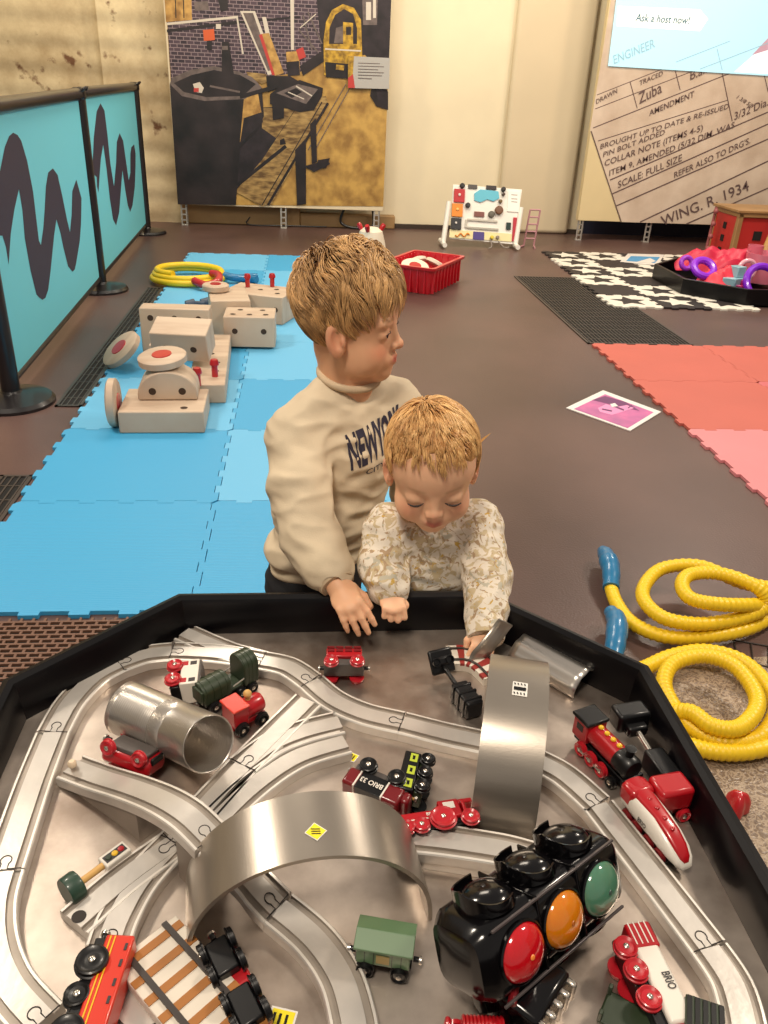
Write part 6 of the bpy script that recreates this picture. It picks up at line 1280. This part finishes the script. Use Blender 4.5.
def pat(nt, b):
    N, L = nt.nodes, nt.links; tc = N.new('ShaderNodeTexCoord')
    def blob(sc, lo, hi, seed):
        mp = N.new('ShaderNodeMapping'); mp.inputs['Location'].default_value = (seed, seed, 0); L.new(tc.outputs['Object'], mp.inputs[0]); a = N.new('ShaderNodeTexNoise'); a.inputs['Scale'].default_value = sc; a.inputs['Detail'].default_value = 2.5; a.inputs['Distortion'].default_value = 1.6; L.new(mp.outputs[0], a.inputs[0])
        r = N.new('ShaderNodeValToRGB'); r.color_ramp.elements[0].position = lo; r.color_ramp.elements[1].position = hi; L.new(a.outputs[0], r.inputs[0]); return r.outputs[0]
    prev = None; base = hexc('#ded4c4')
    for sc, lo, hi, sd, c in ((55, .52, .57, 1, '#c2b08e'), (64, .58, .62, 5, '#a98f70'), (44, .62, .66, 9, '#b6b09e'), (80, .64, .67, 14, '#c4a04a')):
        m = N.new('ShaderNodeMix'); m.data_type = 'RGBA'; L.new(blob(sc, lo, hi, sd), m.inputs[0]); m.inputs[7].default_value = hexc(c)
        if prev is None: m.inputs[6].default_value = base
        else: L.new(prev, m.inputs[6])
        prev = m.outputs[2]
    L.new(prev, b.inputs['Base Color'])
patm = nodes_mat('patterned_jersey', pat, .85, bump=.3, bscale=500, bdist=.0005)
W_ = SDF((.04, .85, .33), (.35, 1.16, .70), .0026)
W_.ell(tc_ + (0, 0, .005), (.088, .064, .082), MT, .02); W_.ell(tc_ + (0, 0, -.08), (.083, .068, .075), MT, .03); W_.ell(tc_ + (0, 0, -.14), (.08, .066, .045), MT, .02)
for sh, el, wr in ((RS2, RE2, RW2), (LS2, LE2, LW2)):
    W_.cap(tc_ + (0, 0, .045), sh, .042, .036, .02); W_.cap(sh, el, .036, .0335, .012); W_.cap(el, el.lerp(wr, .7), .0335, .029, .01); W_.cap(el.lerp(wr, .7), el.lerp(wr, .88), .029, .0265, .006)
W_.cap(nb2 + (0, .0, -.002), nb2 + (0, -.02, .08), .036, .045, .006, True)
V, Fc = W_.mesh(); V = relax(V, Fc, 2); N_ = normals(V, Fc); V = fold(V, N_, .0034, (22, 22, 46), seed=5); V = relax(V, Fc, 1); np_mesh('patterned_top', V, Fc, patm, tod)
ribT = mat('jersey_trim', '#d2c6b2', .85); ringp('collar', nb2 + (0, -.006, .006), (0, -.25, 1), .040, .039, .0045, ribT, tod)
band('cuff', RE2.lerp(RW2, .84), RE2.lerp(RW2, 1.02), .0275, .0245, patm, tod); band('cuff', LE2.lerp(LW2, .84), LE2.lerp(LW2, 1.16), .0275, .0255, patm, tod)
Tr = SDF((.08, .93, .03), (.3, 1.15, .46), .004); Tr.ell(tc_ + (0, 0, -.175), (.072, .062, .055), MT, .02)
for kn, an_, h0 in feetT: Tr.cap(h0, kn, .048, .040, .02); Tr.cap(kn, an_ + (0, 0, .01), .040, .033, .015)
V, Fc = Tr.mesh(); np_mesh('trousers', relax(V, Fc, 1), Fc, mat('toddler_trousers', '#8a7358', .85), tod)
shoes(tod, feetT, fT_fw, .85, mat('toddler_shoe', '#6b5442', .6))
cT = (-.010, 0, .028); rT = (.087, .071, .072)
def keepT(p):
    x, y, z = p
    if x > .02: return z > .073 - .25 * abs(y) + .014 * mnoise.noise(Vector(p) * 90) - .014 * math.exp(-((y - .004) / .009) ** 2)
    if x > -.028: return z > .022
    return z > -.035
bb0 = fT.o - .12; bb1 = fT.o + .12
cap_hair(tod, fT, cT, (.0855, .0695, .0705), .004, [((.085, 0, -.03), (.072, .09, .109)), ((.0, 0, -.085), (.05, .10, .095)), ((-.02, 0, -.11), (.1, .1, .06)), ((.004, .075, -.015), (.024, .022, .034)), ((.004, -.075, -.015), (.024, .022, .034))], '#c18f55', bb0, bb1)
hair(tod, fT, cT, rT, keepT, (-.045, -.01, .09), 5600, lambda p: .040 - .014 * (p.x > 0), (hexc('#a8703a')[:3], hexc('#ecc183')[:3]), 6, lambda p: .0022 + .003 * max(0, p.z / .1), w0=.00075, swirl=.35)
mb = MB()
for i in range(9):
    a = Vector(fT(-.035 + .005 * i, .067, .01 + .004 * i)); mb.tube(cr([a, a + Vector((.006, -.002, .004 + .0006 * i)), a + Vector((.012 + .0005 * i, -.002, .014 + .0008 * i))], 4), [.0005, .0005, .0004, .0004, .0003, .0003, .0002, .0002, .0001], 4)
build('loose_wisps', mb, mat('wisp', '#d9a562', .5), tod, world=True)
# silver strip in the toddler's hand
w_ = [PYv(506, 622, .862), PYv(499, 632, .858), PYv(488, 644, .852), PYv(480, 655, .846), PYv(476, 664, .842)]
mb = MB(); pth = cr(w_, 6); mb.sheet(lambda u, v: pth[min(len(pth)-1, int(round(v * (len(pth)-1))))] + Vector(((u - .5) * .020, .002 * math.sin(v * 9), (.5 - u) * .012)), 4, len(pth))
tag(build('silver_strip', mb, silv, solid=.0015), 'short bent silver strip held in the toddler hand over the tray', 'toy strip')
# ------------------------------------------------------------------ rest every loose thing on what carries it
bpy.context.view_layer.update()
def low(o):
    z = [9.0]
    def rec(q):
        if q.type == 'MESH' and len(q.data.vertices):
            a = np.empty(len(q.data.vertices) * 3, np.float32); q.data.vertices.foreach_get('co', a); M = np.array(q.matrix_world); z[0] = min(z[0], float((a.reshape(-1, 3) @ M[2, :3] + M[2, 3]).min()))
        for c in q.children: rec(c)
    rec(o); return z[0]
for o in [o for o in COL.objects if o.parent is None and o.get('category')]:
    if o['category'] in ('person', 'table', 'projection'): continue
    z = low(o)
    if .45 < z < .5002: o.location.z += .5003 - z
    elif z < 0: o.location.z -= z - .0003
# ================================================================== light
w = bpy.data.worlds.new('world'); S.world = w; w.use_nodes = True
w.node_tree.nodes['Background'].inputs[0].default_value = hexc('#c8bfb6'); w.node_tree.nodes['Background'].inputs[1].default_value = .55
def area(name, loc, to, size, power, col='#fff0dc', sy=None):
    l = bpy.data.lights.new(name, 'AREA'); l.size = size; l.energy = power; l.color = hexc(col)[:3]
    if sy: l.shape = 'RECTANGLE'; l.size_y = sy
    o = bpy.data.objects.new(name, l); COL.objects.link(o); o.location = loc
    o.rotation_mode = 'QUATERNION'; o.rotation_quaternion = (Vector(to) - Vector(loc)).to_track_quat('-Z', 'Y')
    return o
area('ceiling_lamp', (-.5, -.3, 3.2), (.1, 1.0, .5), .5, 60)
area('ceiling_lamp', (2.6, 1.6, 3.2), (1.2, 2, 0), .5, 70)
area('ceiling_lamp', (-2.0, 2.6, 3.2), (-.6, 3, 0), .5, 70)
area('ceiling_lamp', (-.3, 5.2, 3.6), (.4, 5, 0), 1.2, 70)
area('ceiling_lamp', (3.0, 5.0, 3.3), (3, 5.4, 0), .6, 80)
area('wall_lamp', (1.3, 6.2, 3.6), (1.2, 8.2, 1.2), .3, 54, '#fff0d2')
area('wall_lamp', (-1.8, 6.2, 3.6), (-2, 8.2, 1.2), .3, 50, '#ffe6bc')
area('wall_lamp', (3.6, 6.0, 3.4), (3.6, 7.7, 1.0), .3, 30, '#ffe2c0')
